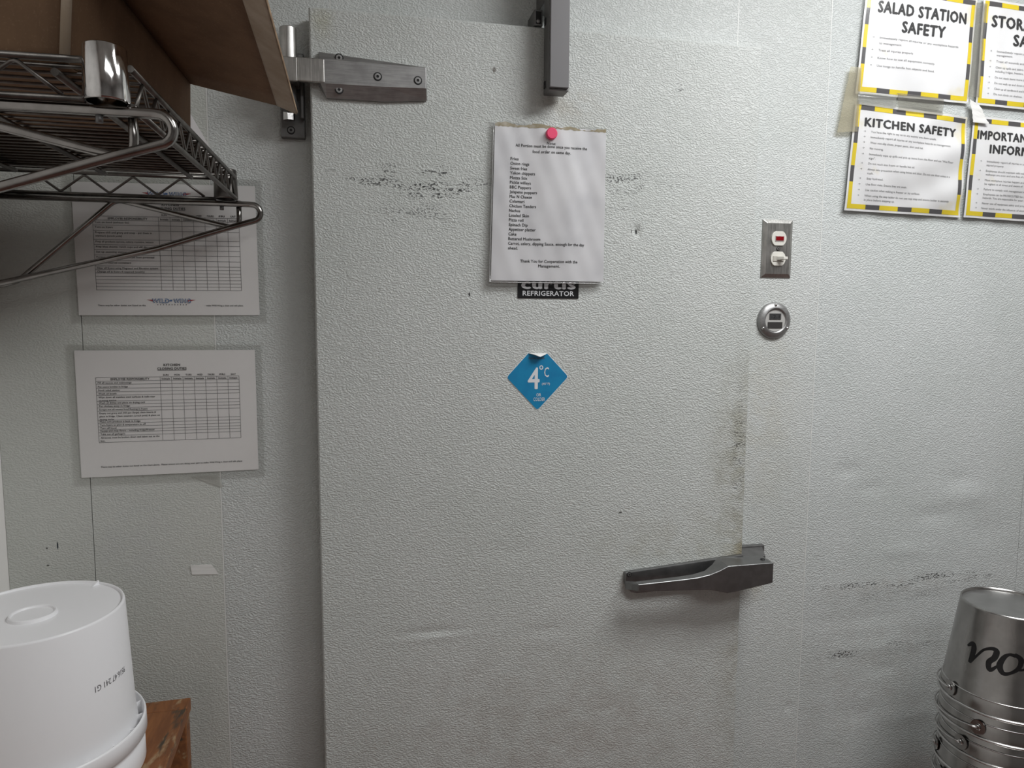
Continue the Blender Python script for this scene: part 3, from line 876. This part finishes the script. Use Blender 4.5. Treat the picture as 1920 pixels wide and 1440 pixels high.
poster('kitchen safety poster with long bullet list, lower left of four', ((.9523, 1.7075), (1.2281, 1.7020), (1.2295, 1.9060), (.9654, 1.9203)), b2,
       [('KITCHEN SAFETY', .139, .1690, .0172, .224)],
       [(.1570, 'You have the right to say no to any activity you deem unsafe.', .160, 1), (.1463, 'Immediately report all injuries or any workplace hazards to management.', .196, 1), (.1354, 'Wear non-slip shoes, proper pants, shirt and hat.', .128, 1), (.1240, 'No running.', .032, 1),
        (.1125, 'Immediately wipe up spills and pick up items from the floor and use "Wet Floor', .206, 1), (.1045, 'sign".', .016, 0), (.0940, 'Do not reach into fryers or handle hot oil.', .110, 1), (.0825, 'Always take precaution when using knives and dicer. Do not use dicer unless in a', .202, 1), (.0745, 'rush.', .014, 0),
        (.0640, 'Stay hydrated.', .038, 1), (.0526, 'Use floor mats. Ensure they are even.', .096, 1), (.0412, 'Use caution when walking in freezer or icy surfaces.', .130, 1), (.0300, 'When using the step ladder do not use top step and ensure ladder is securely', .202, 1), (.0218, 'in place before stepping up.', .072, 0)], .019)
poster('storage area safety poster cut by the picture edge, upper right of four', ((1.2458, 1.9317), (1.512, 1.9270), (1.516, 2.1340), (1.2480, 2.1420)), b1,
       [('STORAGE AREA', .141, .1600, .0235, .232), ('SAFETY', .141, .1265, .0235, .118)],
       [(.1095, 'Immediately report all injuries or any workplace hazards to', .196, 1), (.1020, 'management.', .040, 0), (.0895, 'Treat all wounds and injuries properly.', .130, 1), (.0775, 'Clean up spills and debris in all storage areas', None, 1), (.0695, 'including fridges, freezers, and', None, 0),
        (.0570, 'Do not stack items more than', None, 1), (.0455, 'Do not walk up and down the', None, 1), (.0340, 'Clean up all cardboard and boxes.', None, 1), (.0230, 'Do not climb on shelves.', .075, 1)], .0235)
poster('important safety information poster cut by the picture edge, lower right of four', ((1.2360, 1.7029), (1.506, 1.6960), (1.510, 1.9030), (1.2439, 1.9100)), b2,
       [('IMPORTANT SAFETY', .132, .1670, .0185, .235), ('INFORMATION', .141, .1390, .0185, .185)],
       [(.1190, 'Immediately report all injuries or any', None, 1), (.1110, 'injured property.', .045, 0), (.0990, 'Employees should maintain safe walkways', None, 1), (.0915, 'walkways are even and are free of debris', None, 0), (.0795, 'Most workplace injuries happen as a result of', None, 1), (.0715, 'be vigilant at all times and aware of', None, 0),
        (.0600, 'Failure to comply with management may', None, 1), (.0495, 'Employees can be PROSECUTED for negligent', None, 1), (.0420, 'hazards. You are responsible for your safety', None, 0), (.0305, 'Never use all equipment safely and properly', None, 1), (.0200, 'Never work under the influence of alcohol', None, 1)], .0185)

# tapes
def tape(name, label, cat, pts, mat, y=-.0075, crumple=.0012, group=None):
    pts3 = []
    rnd = random.Random(len(label))
    # quad strip between left points and right points
    L_, R_ = pts
    n = 10
    vs, fs = [], []
    for k in range(n + 1):
        t = k / n
        lx, lz = L_[0][0] * (1 - t) + L_[1][0] * t, L_[0][1] * (1 - t) + L_[1][1] * t
        rx, rz = R_[0][0] * (1 - t) + R_[1][0] * t, R_[0][1] * (1 - t) + R_[1][1] * t
        for q in range(4):
            s_ = q / 3
            vs.append((lx * (1 - s_) + rx * s_, y - rnd.uniform(0, crumple), lz * (1 - s_) + rz * s_))
    for k in range(n):
        for q in range(3):
            fs.append((k * 4 + q, k * 4 + q + 1, k * 4 + q + 5, k * 4 + q + 4))
    b = MB(); b.add(vs, fs, 0, True)
    o = b.build(name, mat, origin=(vs[0][0], y, vs[0][2]), fix=False)
    thick(o, .0003)
    return tag(o, label, cat, group)
tape('tape_strip', 'yellowed clear tape strip at the left edge of the safety posters', 'tape', (((.948, 1.985), (.926, 1.858)), ((.972, 1.985), (.972, 1.862))), M['tape'], y=-.0078, crumple=.003)
tape('tape_strip', 'milky torn tape between the four safety posters', 'tape', (((1.226, 1.940), (1.238, 1.895)), ((1.250, 1.930), (1.277, 1.893))), M['tape_white'], y=-.0105, crumple=.003)
tape('tape_strip', 'wrinkled clear tape joining the salad and kitchen posters', 'tape', (((1.055, 1.942), (1.06, 1.908)), ((1.165, 1.938), (1.165, 1.904))), clearm('wrinkled_tape', (.98, .97, .94), .10, .04), y=-.0085, crumple=.004)
tape('tape_strip', 'clear tape in the gap beneath the salad poster', 'tape', (((.968, 1.938), (.966, 1.915)), ((1.055, 1.938), (1.055, 1.912))), clearm('thin_clear_tape', (.97, .97, .95), .10, .15), y=-.0085, crumple=.002)
tape('tape_strip', 'clear vertical tape between salad and storage posters', 'tape', (((1.228, 2.13), (1.224, 1.945)), ((1.254, 2.13), (1.250, 1.945))), clearm('thin_clear_tape_tall', (.99, .98, .95), .08, .08), y=-.0092, crumple=.002)
tape('tape_scrap', 'small white tape scrap left on the panel beside the seam', 'tape', (((-.305, 1.0535), (-.303, 1.036)), ((-.270, 1.0525), (-.259, 1.034))), M['tape_white'], y=-.0008, crumple=.0006)
tape('tape_scrap', 'clear tape flap under the closing duties chart', 'tape', (((-.30, 1.214), (-.248, 1.190)), ((-.255, 1.214), (-.246, 1.192))), clearm('old_clear_tape', (.96, .96, .94), .06, .25), y=-.001, crumple=.0008)

# ------------------------------------------------------------------ switch plate and thermometer
sw = thing('switch_plate', (.8085, 0, 1.570), 'stainless switch plate with red pilot light and toggle', 'switch')
x0, x1, z0, z1 = .7755, .8415, 1.5705, 1.6850
b = MB()
i_ = .0075
vs = [(x0, -.0003, z0), (x1, -.0003, z0), (x1, -.0003, z1), (x0, -.0003, z1), (x0, -.0015, z0), (x1, -.0015, z0), (x1, -.0015, z1), (x0, -.0015, z1),
      (x0 + i_, -.0062, z0 + i_), (x1 - i_, -.0062, z0 + i_), (x1 - i_, -.0062, z1 - i_), (x0 + i_, -.0062, z1 - i_)]
fs = [(0, 3, 2, 1), (8, 9, 10, 11)]
for a in (0, 4):
    for k in range(4): fs.append((a + k, a + (k + 1) % 4, a + 4 + (k + 1) % 4, a + 4 + k))
b.add(vs, fs); b.build('plate', M['steel'], sw, bevel=.0012)
def flat_disc(cx, cz, r, flat, y0, y1, n=32):
    pl = []
    for k in range(n):
        a = 2 * math.pi * k / n
        pl.append((cx + r * math.cos(a), cz + max(-flat, min(flat, r * math.sin(a)))))
    return pl
for nm, cz_ in (('pilot_light', 1.6475), ('toggle_switch', 1.6080)):
    b = MB(); b.prism(flat_disc(.8085, cz_, .0163, .0138, 0, 0), -.0088, -.0062)
    part = b.build(nm, M['plastic_white'], sw, bevel=.0006)
    if nm == 'pilot_light':
        b = MB(); b.box(.7995, .8190, -.0096, -.0088, cz_ - .0060, cz_ + .0050); b.build('lens_frame', simple('lens_frame', (.42, .36, .34), .4), part)
        b = MB(); b.box(.8008, .8178, -.0104, -.0095, cz_ - .0040, cz_ + .0042); b.build('lens', M['red_lens'], part, bevel=.0004)
    else:
        b = MB(); b.box(.7965, .8200, -.0100, -.0088, cz_ - .0055, cz_ + .0052); b.build('toggle_well', simple('toggle_well', (.45, .43, .38), .5), part, bevel=.0005)
        b = MB()
        b.add([(.8040, -.0098, cz_ - .0030), (.8150, -.0098, cz_ - .0030), (.8150, -.0098, cz_ + .0040), (.8040, -.0098, cz_ + .0040),
               (.8120, -.0225, cz_ - .0022), (.8215, -.0215, cz_ - .0022), (.8215, -.0215, cz_ + .0034), (.8120, -.0225, cz_ + .0034)],
              [(0, 3, 2, 1), (4, 5, 6, 7), (0, 1, 5, 4), (1, 2, 6, 5), (2, 3, 7, 6), (3, 0, 4, 7)])
        b.build('toggle', M['plastic_white'], part, bevel=.0008)
screw(.8085, 1.6275, -.0063, .0030, sw, 'steel')

th = thing('thermometer', (.8085, 0, 1.450), 'round chrome digital thermometer below the switch', 'thermometer')
TX, TZ = .8085, 1.4855
b = MB()
b.lathe([(.0365, -.0003), (.0365, -.003), (.0350, -.0055), (.0300, -.0085), (.0255, -.0100), (.0235, -.0100), (.0225, -.0060), (.0, -.0060)], TX, 0, 56, axis='y', cz=TZ)
b.build('bezel', M['steel_h'], th)
b = MB(); b.lathe([(.0220, -.0062), (.0220, -.0072), (0, -.0072)], TX, 0, 40, axis='y', cz=TZ, smooth=False); dial = b.build('dial', M['dial'], th)
b = MB(); b.box(TX - .0135, TX + .0120, -.0082, -.0071, TZ + .0020, TZ + .0140); lcd = b.build('display', M['lcd'], dial)
b = MB(); b.box(TX - .0165, TX + .0155, -.0082, -.0071, TZ - .0155, TZ - .0030); b.build('solar_cell', simple('solar_cell', (.05, .047, .045), .3), dial)
shd = Sheet((TX - .0135, TZ + .002), (TX + .012, TZ + .002), (TX + .012, TZ + .014), (TX - .0135, TZ + .014), -.0082, .0255, .012)
b = MB(); shd.text(b, '-2.1', .0125, .0028, .0066, off=.0002, align='c', width=.019, bold=.0); b.build('digits', simple('lcd_digits', (.008, .008, .008), .5), dial)
for a in (92, 210, 330):
    x, z = TX + .0310 * math.cos(math.radians(a)), TZ + .0310 * math.sin(math.radians(a))
    b = MB(); b.lathe([(.0027, -.0065), (.0027, -.0095), (.0018, -.0105), (0, -.0107)], x, 0, 14, axis='y', cz=z); b.build('screw', M['bright_chrome'], th)

# ------------------------------------------------------------------ wire shelf on the left wall
SXF, SXB, SYN, SYF = -.2165, -.565, -.600, -.050
ZT, ZB = 1.7130, 1.6800
shf = thing('wire_shelf', ((SXF + SXB) / 2, (SYN + SYF) / 2, 1.68), 'tarnished chrome wire shelf fixed to the left wall', 'shelf')
for (x, y) in ((SXF, SYN), (SXF, SYF), (SXB, SYN), (SXB, SYF)):
    b = MB(); b.lathe([(.0160, 1.6795), (.0182, 1.6795), (.0186, 1.6815), (.0172, 1.7250), (.0165, 1.7262), (.0148, 1.7262), (.0158, 1.6800)], x, y, 36)
    near = (x == SXF and y == SYN)
    b.build('corner_collar', M['bright_chrome'] if near else M['chrome_dull'], shf)
RX = SXF + .0165
def rail(p, q, r, name='rail', mat='chrome_dull'):
    b = MB(); b.tube([p, q], r, 10); return b.build(name, M[mat], shf)
# long sides (front and wall side) and short ends, each with two rods and a zigzag between
def side(p, q, n):
    p, q = Vector(p), Vector(q)
    rail(p + Vector((0, 0, ZT)), q + Vector((0, 0, ZT)), .0032)
    rail(p + Vector((0, 0, ZB)), q + Vector((0, 0, ZB)), .0032)
    pts = []
    for k in range(2 * n + 1):
        t = (k + .5) / (2 * n + 1)
        w = p.lerp(q, t)
        pts.append((w.x, w.y, (ZT - .003) if k % 2 else (ZB + .003)))
    b = MB(); b.tube(smooth_path(pts, .004, 2), .0019, 6); b.build('truss_wire', M['chrome_dull'], shf)
side((RX, SYN + .012, 0), (RX, SYF - .012, 0), 11)
side((SXB - .012, SYN + .012, 0), (SXB - .012, SYF - .012, 0), 11)
side((SXF - .016, SYN - .004, 0), (SXB + .016, SYN - .004, 0), 4)
side((SXF - .016, SYF + .004, 0), (SXB + .016, SYF + .004, 0), 4)
for x in (-.262, -.385, -.508):
    b = MB(); b.tube([(x, SYN + .015, ZT - .0060), (x, SYF - .030, ZT - .0060)], .0036, 8); b.build('support_rod', M['chrome_dull'], shf)
b = MB(); b.tube([(RX, 0, 0), (SXB - .012, 0, 0)], .0019, 6)
wire0 = b.build('mat_wire', M['chrome_dull'], shf)
W_ME = wire0.data
NW = 27
for k in range(NW):
    y = SYN + .022 + (SYF - SYN - .044) * k / (NW - 1)
    o = wire0 if k == 0 else wire0.copy()
    if k: COL.objects.link(o)
    o.parent = shf
    o.location = (0, y, ZT + .0012)
# the wire mesh was built relative to the shelf; put it back at the right height
off = parent_world(shf)
for o in [c for c in shf.children if c.data == W_ME]:
    o.location = (0, o.location.y, ZT + .0012)

def bracket(y, label):
    t = thing('shelf_bracket', (XL, y, 1.54), label, 'bracket')
    za = 1.6725
    r = .0048
    b = MB()
    path = [(XL + .001, y, za), (-.181, y, za)] + arc((-.1775, za - .0135), .0135, 90, -62, 9, 'xz', y)[1:] + [(-.215, y, 1.6335), (-.322, y, 1.598), (-.540, y, 1.5425), (-.575, y, 1.5345), (XL + .001, y, 1.534)]
    b.tube(path, r, 10)
    b.build('bracket_rod', M['chrome'], t)
    b = MB()
    p2 = smooth_path([(-.1985, y + .0075, za + .006), (-.1985, y + .0075, 1.640), (-.2100, y + .0075, 1.6350), (-.383, y + .0075, 1.6745), (-.530, y + .0075, 1.5430), (-.572, y + .0075, 1.5330)], .012, 5)
    b.tube(p2, r * .9, 10); b.build('web_rod', M['chrome'], t)
    b = MB(); b.tube([(-.2235, y, za - .004), (-.2235, y, za - .0105)], .0032, 8); b.build('locating_pin', M['dark_steel'], t)
    b = MB(); b.box(XL, XL + .004, y - .012, y + .012, 1.52, 1.69); b.build('wall_plate', M['chrome_dull'], t, bevel=.001)
    return t
bracket(SYN, 'near triangular chrome shelf bracket, large at the upper left')
bracket(SYF, 'far triangular chrome shelf bracket in front of the opening duties chart')

# ------------------------------------------------------------------ cardboard box on the shelf
bz = ZT + .0034
FB, FTp = (-.206, -.342, bz), (-.204, -.342, 1.7755)
NBp, NTp = (-.256, -.578, bz), (-.246, -.580, 1.826)
LN, LNt = (-.560, -.540, bz), (-.560, -.545, 1.83)
LF, LFt = (-.545, -.320, bz), (-.545, -.320, 1.79)
cb = thing('cardboard_box', (-.40, -.45, bz), 'open brown cardboard box on the wire shelf with a torn flap', 'box')
def card(name, quad, mat, parent, t=.0035):
    n = 8
    a, c, d, e = [Vector(p) for p in quad]
    vs = []
    for j in range(n + 1):
        for i in range(n + 1):
            u, v = i / n, j / n
            vs.append((a * (1 - u) + c * u) * (1 - v) + (e * (1 - u) + d * u) * v)
    fs = [(j * (n + 1) + i, j * (n + 1) + i + 1, (j + 1) * (n + 1) + i + 1, (j + 1) * (n + 1) + i) for j in range(n) for i in range(n)]
    b = MB(); b.add(vs, fs, 0, True)
    o = b.build(name, mat, parent, fix=False)
    md = o.modifiers.new('board', 'SOLIDIFY'); md.thickness = t; md.offset = 0
    md.material_offset_rim = 1
    o.data.materials.append(M['card_edge'])
    return o
card('bottom', (NBp, FB, LF, LN), M['card'], cb)
card('side', (NBp, FB, FTp, NTp), M['card'], cb)
card('side', (LN, NBp, NTp, LNt), M['card'], cb)
card('side', (FB, LF, LFt, FTp), M['card'], cb)
card('side', (LF, LN, LNt, LFt), M['card'], cb)
b = MB(); b.tube([(NBp[0], NBp[1] - .001, NBp[2] + .001), (NTp[0], NTp[1] - .001, NTp[2])], .0045, 8); b.build('corner_crease', M['card_light'], cb)
TIPI, TIPO = (-.102, -.342, 1.756), (-.078, -.342, 1.7465)
ONI, ONO = (-.1042, -.640, 1.7915), (-.0806, -.646, 1.7775)
fl = card('flap', (NTp, FTp, TIPI, ONI), M['card'], cb)
card('torn_strip', (ONI, TIPI, TIPO, ONO), M['card_light'], cb)

b = MB(); b.box(-.545, -.2065, -.330, -.085, bz - .0001, bz + .0050)
tag(b.build('cardboard_sheet', [M['card']], origin=(-.38, -.21, bz)), 'flat brown cardboard sheet on the wire shelf behind the box', 'cardboard')
pp = thing('paper_sheet', (-.24, -.13, bz), 'loose white sheet standing on the wire shelf behind the box', 'paper')
b = MB()
a, c = (-.2090, -.160, 1.7222), (-.2431, -.160, 1.7847)
b.add([a, c, (-.50, -.155, 1.790), (-.50, -.155, 1.7222)], [(0, 1, 2, 3)])
thick(b.build('sheet', M['paper'], pp, fix=False), .002)

# ------------------------------------------------------------------ wooden stand and white pail
ZS = .8445
st = thing('wooden_stand', (-.44, -.26, 0), 'worn orange-brown wooden stand in the lower left corner', 'stand')
rot = math.radians(2.6)
pc = Vector((-.298, -.065))
def rp(x, y):   # stand is turned slightly
    d = Vector((x, y)) - pc
    return (pc.x + d.x * math.cos(rot) - d.y * math.sin(rot), pc.y + d.x * math.sin(rot) + d.y * math.cos(rot))
def plank(name, x0, x1, y0, y1, z0, z1, bev=.002):
    b = MB()
    b.box(x0, x1, y0, y1, z0, z1)
    b.v = [(*rp(p[0], p[1]), p[2]) for p in b.v]
    return b.build(name, M['wood'], st, bevel=bev)
plank('plank', -.575, -.298, -.100, -.065, ZS - .022, ZS - .0005)
plank('plank', -.575, -.298, -.300, -.1012, ZS - .022, ZS)
plank('plank', -.575, -.298, -.500, -.3012, ZS - .022, ZS)
for (x, y) in ((-.3005, -.068), (-.540, -.068), (-.3005, -.465), (-.540, -.465)):
    plank('leg', x - .030, x, y - .030, y, 0, ZS - .0225)
plank('apron', -.540, -.3305, -.090, -.072, ZS - .075, ZS - .0225)
plank('stretcher', -.328, -.304, -.434, -.100, .20, .23)
plank('stretcher', -.566, -.544, -.434, -.100, .20, .23)

PX, PY = -.449, -.251
pl = thing('white_pail', (PX, PY, ZS), 'white plastic pail standing upside down on the wooden stand', 'pail')
b = MB()
b.lathe([(.1215, ZS + .0005), (.1245, ZS + .012), (.1175, ZS + .085), (.1105, 1.0860), (.1092, 1.0893), (.1078, 1.0895), (.1066, 1.0888), (.1058, 1.0858)], PX, PY, 96)
b.build('body', M['pail_white'], pl)
b = MB(); b.lathe([(.1062, 1.0862), (.060, 1.0866), (.0, 1.0868)], PX, PY, 72, smooth=False); b.build('base_disc', M['pail_white'], pl)
b = MB()   # rim band with its skirt
b.lathe([(.1190, ZS + .050), (.1262, ZS + .050), (.1272, ZS + .0705), (.1280, ZS + .0722), (.1292, ZS + .0722), (.1305, ZS + .069), (.1310, ZS + .0475), (.1255, ZS + .0440), (.1250, ZS + .0360), (.1275, ZS + .0330), (.1278, ZS + .0040), (.1260, ZS + .0005), (.1215, ZS + .0005)], PX, PY, 96)
b.build('rim_band', M['pail_white'], pl)
for a in range(0, 360, 18):
    ca, sa = math.cos(math.radians(a - 7)), math.sin(math.radians(a - 7))
    b = MB()
    def rb(r, w, z): return (PX + r * ca - w * sa, PY + r * sa + w * ca, z)
    b.add([rb(.1165, -.0011, ZS + .051), rb(.1268, -.0011, ZS + .051), rb(.1268, .0011, ZS + .051), rb(.1165, .0011, ZS + .051),
           rb(.1165, -.0011, ZS + .066), rb(.1268, -.0011, ZS + .069), rb(.1268, .0011, ZS + .069), rb(.1165, .0011, ZS + .066)],
          [(0, 3, 2, 1), (4, 5, 6, 7), (0, 1, 5, 4), (1, 2, 6, 5), (2, 3, 7, 6), (3, 0, 4, 7)])
    b.build('rim_rib', M['pail_white'], pl)
b = MB(); b.lathe([(.0295, 1.0864), (.0280, 1.0905), (.0268, 1.0914), (.0252, 1.0908), (.0238, 1.0888), (.0, 1.0888)], PX + .004, PY - .012, 56, smooth=False); b.build('base_boss', M['pail_white'], pl)
for a in (62, 232):
    ca, sa = math.cos(math.radians(a)), math.sin(math.radians(a))
    b = MB()
    b.add([(PX + .1065 * ca - .0015 * sa, PY + .1065 * sa + .0015 * ca, 1.0925), (PX + .1065 * ca + .0015 * sa, PY + .1065 * sa - .0015 * ca, 1.0925),
           (PX + .1060 * ca - .0015 * sa, PY + .1060 * sa + .0015 * ca, 1.0862), (PX + .1060 * ca + .0015 * sa, PY + .1060 * sa - .0015 * ca, 1.0862),
           (PX + .094 * ca - .0015 * sa, PY + .094 * sa + .0015 * ca, 1.0866), (PX + .094 * ca + .0015 * sa, PY + .094 * sa - .0015 * ca, 1.0866)],
          [(0, 1, 3, 2), (0, 2, 4), (1, 5, 3), (0, 4, 5, 1), (2, 3, 5, 4)])
    b.build('base_gusset', M['pail_white'], pl)
# upside-down date code on the pail
def cone_text(txt, cap, width, ac, zc, rfun, flip, tilt=0.0, off=.0004, bold=.0, cx=PX, cy=PY):
    p, f = text_pts(txt, 0, 0, cap, width=width, align='c', bold=bold)
    out = []
    for (x, y, e) in p:
        y -= cap / 2
        if flip: x, y = -x, -y
        x, y = x * math.cos(tilt) - y * math.sin(tilt), x * math.sin(tilt) + y * math.cos(tilt)
        z = zc + y; r = rfun(z) + off + e
        a = ac + x / r
        out.append((cx + r * math.cos(a), cy + r * math.sin(a), z))
    return out, f
rf = lambda z: .1105 + (1.0860 - z) / (1.0860 - (ZS + .085)) * .0070
vs, fs = cone_text('9516.47 241 G1', .0085, .058, math.radians(-20), 1.0, rf, True, .0)
b = MB(); b.add(vs, fs); b.build('date_code', M['ink_grey'], pl, fix=False)

# ------------------------------------------------------------------ stacked metal pails, lower right
QX, QY = 1.190, -.222
ZR0 = .770
tbx = thing('work_table', (QX + .1, -.28, 0), 'steel work table under the metal pails, below the picture edge', 'table')
b = MB(); b.box(1.04, 1.50, -.40, -.06, .4620, .4960); b.build('table_top', M['galv'], tbx, bevel=.002)
for (x, y) in ((1.06, -.38), (1.48, -.38), (1.06, -.08), (1.48, -.08)):
    b = MB(); b.tube([(x, y, 0), (x, y, .462)], .016, 14); b.build('leg', M['galv'], tbx)
b = MB(); b.box(1.06, 1.48, -.38, -.08, .15, .165); b.build('lower_shelf', M['galv'], tbx, bevel=.002)

HP = .187
def metal_pail(zr, dx, dy, ang, label, top):
    cx, cy = QX + dx, QY + dy
    t = thing('metal_pail', (cx, cy, zr), label, 'pail', 'nested metal pails')
    zt = zr + HP
    b = MB()
    b.lathe([(.1035, zr + .002), (.1010, zr + .026), (.0985, zr + .030), (.0785, zt - .004), (.0778, zt), (.0755, zt), (.0748, zt - .006)], cx, cy, 72)
    b.build('body', M['galv'], t)
    b = MB(); b.lathe([(.0752, zt - .0055), (.0, zt - .0050)], cx, cy, 48, smooth=False); b.build('base_disc', M['galv_dull'], t)
    def ring(z, r, rr, nm):
        b = MB(); b.tube([(cx + r * math.cos(2 * math.pi * k / 72), cy + r * math.sin(2 * math.pi * k / 72), z) for k in range(72)], rr, 8, closed=True)
        b.build(nm, M['wire_bright'], t)
    ring(zr + .0025, .1045, .0026, 'rolled_rim')
    ring(zr + .0290, .0990, .0014, 'bead')
    # two ears and the wire bail lying round the rim
    for s_ in (0, math.pi):
        a = ang + s_
        ca, sa = math.cos(a), math.sin(a)
        b = MB()
        n = 20
        pts0, pts1 = [], []
        for k in range(n):
            q = 2 * math.pi * k / n
            tx_, tz_ = .0125 * math.cos(q), .0145 * math.sin(q)
            for lst, rr in ((pts0, .1035), (pts1, .1058)):
                aa = a + tx_ / rr
                lst.append((cx + rr * math.cos(aa), cy + rr * math.sin(aa), zr + .021 + tz_))
        b.add(pts0 + pts1, [tuple(range(n)), tuple(range(2 * n - 1, n - 1, -1))] + [(i, (i + 1) % n, n + (i + 1) % n, n + i) for i in range(n)])
        ear = b.build('ear', M['galv'], t)
        b = MB()
        e = Vector((cx + .1065 * ca, cy + .1065 * sa, zr + .021))
        tv = Vector((-sa, ca, 0))
        b.tube([e + tv * .004 * math.cos(q) + Vector((0, 0, .005 * math.sin(q))) + Vector((ca, sa, 0)) * .002 * math.sin(q) for q in [math.radians(x) for x in range(-120, 150, 30)]], .0015, 6)
        b.build('bail_hook', M['wire_bright'], ear)
    pts = []
    for k in range(25):
        q = ang + math.pi * k / 24 + math.pi
        lift = .021 - .012 * math.sin(math.pi * k / 24)
        rr = .1072 + .0008 * math.sin(math.pi * k / 24)
        pts.append((cx + rr * math.cos(q), cy + rr * math.sin(q), zr + lift))
    b = MB(); b.tube(pts, .0016, 8); b.build('bail', M['wire_bright'], t)
    return t, cx, cy

tp, cx_, cy_ = metal_pail(ZR0, 0, 0, math.radians(172), 'topmost upside-down metal pail with black handwriting', True)
metal_pail(ZR0 - .0455, -.002, -.001, math.radians(205), 'second metal pail from the top of the nested stack', False)
metal_pail(ZR0 - .0910, .001, -.002, math.radians(188), 'third metal pail from the top, cut by the picture bottom', False)
metal_pail(ZR0 - .1365, .0, .001, math.radians(150), 'fourth metal pail from the top, just below the picture edge', False)
metal_pail(ZR0 - .1820, .001, .0, math.radians(165), 'fifth metal pail from the top, below the picture edge', False)
metal_pail(ZR0 - .2275, -.001, .001, math.radians(200), 'sixth metal pail from the top, below the picture edge', False)
metal_pail(ZR0 - .2730, .0, .0, math.radians(180), 'bottom metal pail of the nested stack, on the work table', False)

# black handwriting "no" on the top pail: broad-nib strokes laid on the cone
def rpail(z): return .0985 - (z - (ZR0 + .030)) / (HP - .034) * .0200
def stroke(pts, w):
    """pts: (arc x, z) points; ribbon of given half widths"""
    res_v, res_f = [], []
    P_ = [Vector((p[0], p[1])) for p in pts]
    dense, ws = [], []
    for i in range(len(P_) - 1):
        p0 = P_[max(i - 1, 0)]; p1 = P_[i]; p2 = P_[i + 1]; p3 = P_[min(i + 2, len(P_) - 1)]
        for k in range(6):
            t = k / 6
            dense.append(.5 * ((2 * p1) + (p2 - p0) * t + (2 * p0 - 5 * p1 + 4 * p2 - p3) * t * t + (3 * p1 - p0 - 3 * p2 + p3) * t ** 3))
            ws.append(w[i] * (1 - t) + w[i + 1] * t)
    dense.append(P_[-1]); ws.append(w[-1])
    for i, p in enumerate(dense):
        d = dense[min(i + 1, len(dense) - 1)] - dense[max(i - 1, 0)]
        d = d.normalized(); nrm = Vector((-d.y, d.x))
        for sg in (1, -1):
            q = p + nrm * ws[i] * sg * 1.3
            z = q.y; r = rpail(z) + .0007
            a = q.x / .088
            res_v.append((cx_ + r * math.cos(a), cy_ + r * math.sin(a), z))
    for i in range(len(dense) - 1): res_f.append((2 * i, 2 * i + 1, 2 * i + 3, 2 * i + 2))
    return res_v, res_f
b = MB()
v1, f1 = stroke([(0.2788, 0.8810), (0.2876, 0.8890), (0.2913, 0.8810), (0.2897, 0.8640), (0.2882, 0.8540), (0.2984, 0.8710), (0.3086, 0.8860), (0.3217, 0.8930), (0.3286, 0.8900), (0.3263, 0.8780), (0.3187, 0.8670), (0.3215, 0.8540), (0.3326, 0.8660)],
                [.0012, .0030, .0036, .0030, .0016, .0014, .0016, .0024, .0038, .0036, .0034, .0028, .0012])
b.add(v1, f1)
v1, f1 = stroke([(0.3571, 0.8900), (0.3476, 0.8900), (0.3398, 0.8820), (0.3350, 0.8670), (0.3405, 0.8550), (0.3514, 0.8580), (0.3632, 0.8700), (0.3657, 0.8850), (0.3560, 0.8920)], [.0026, .0018, .0030, .0038, .0030, .0018, .0026, .0034, .0024])
b.add(v1, f1)
v1, f1 = stroke([(0.3582, 0.8660), (0.3644, 0.8660), (0.3706, 0.8680), (0.3758, 0.8710)], [.0012, .0014, .0014, .0014])
b.add(v1, f1)
b.build('handwriting', M['marker'], tp, fix=False)

# ------------------------------------------------------------------ lamp housings on the ceiling, the second for the added fill lamp
for (lx, ly, sx, sy, w, c), lab in zip(LAMPS, ('white ceiling light panel above the right of the door', 'added fill light panel on the ceiling behind the photographer')):
    t = thing('ceiling_light', (lx, ly, CEIL), lab, 'ceiling light')
    b = MB()
    e = .03
    for (x0, x1, y0, y1) in ((lx - sx / 2 - e, lx + sx / 2 + e, ly - sy / 2 - e, ly - sy / 2), (lx - sx / 2 - e, lx + sx / 2 + e, ly + sy / 2, ly + sy / 2 + e),
                             (lx - sx / 2 - e, lx - sx / 2, ly - sy / 2, ly + sy / 2), (lx + sx / 2, lx + sx / 2 + e, ly - sy / 2, ly + sy / 2)):
        b.box(x0, x1, y0, y1, CEIL - .07, CEIL - .0005)
    b.build('housing', M['side_wall'], t)
    b = MB(); b.box(lx - sx / 2, lx + sx / 2, ly - sy / 2, ly + sy / 2, CEIL - .058, CEIL - .050)
    b.build('diffuser', M['plastic_white'], t)
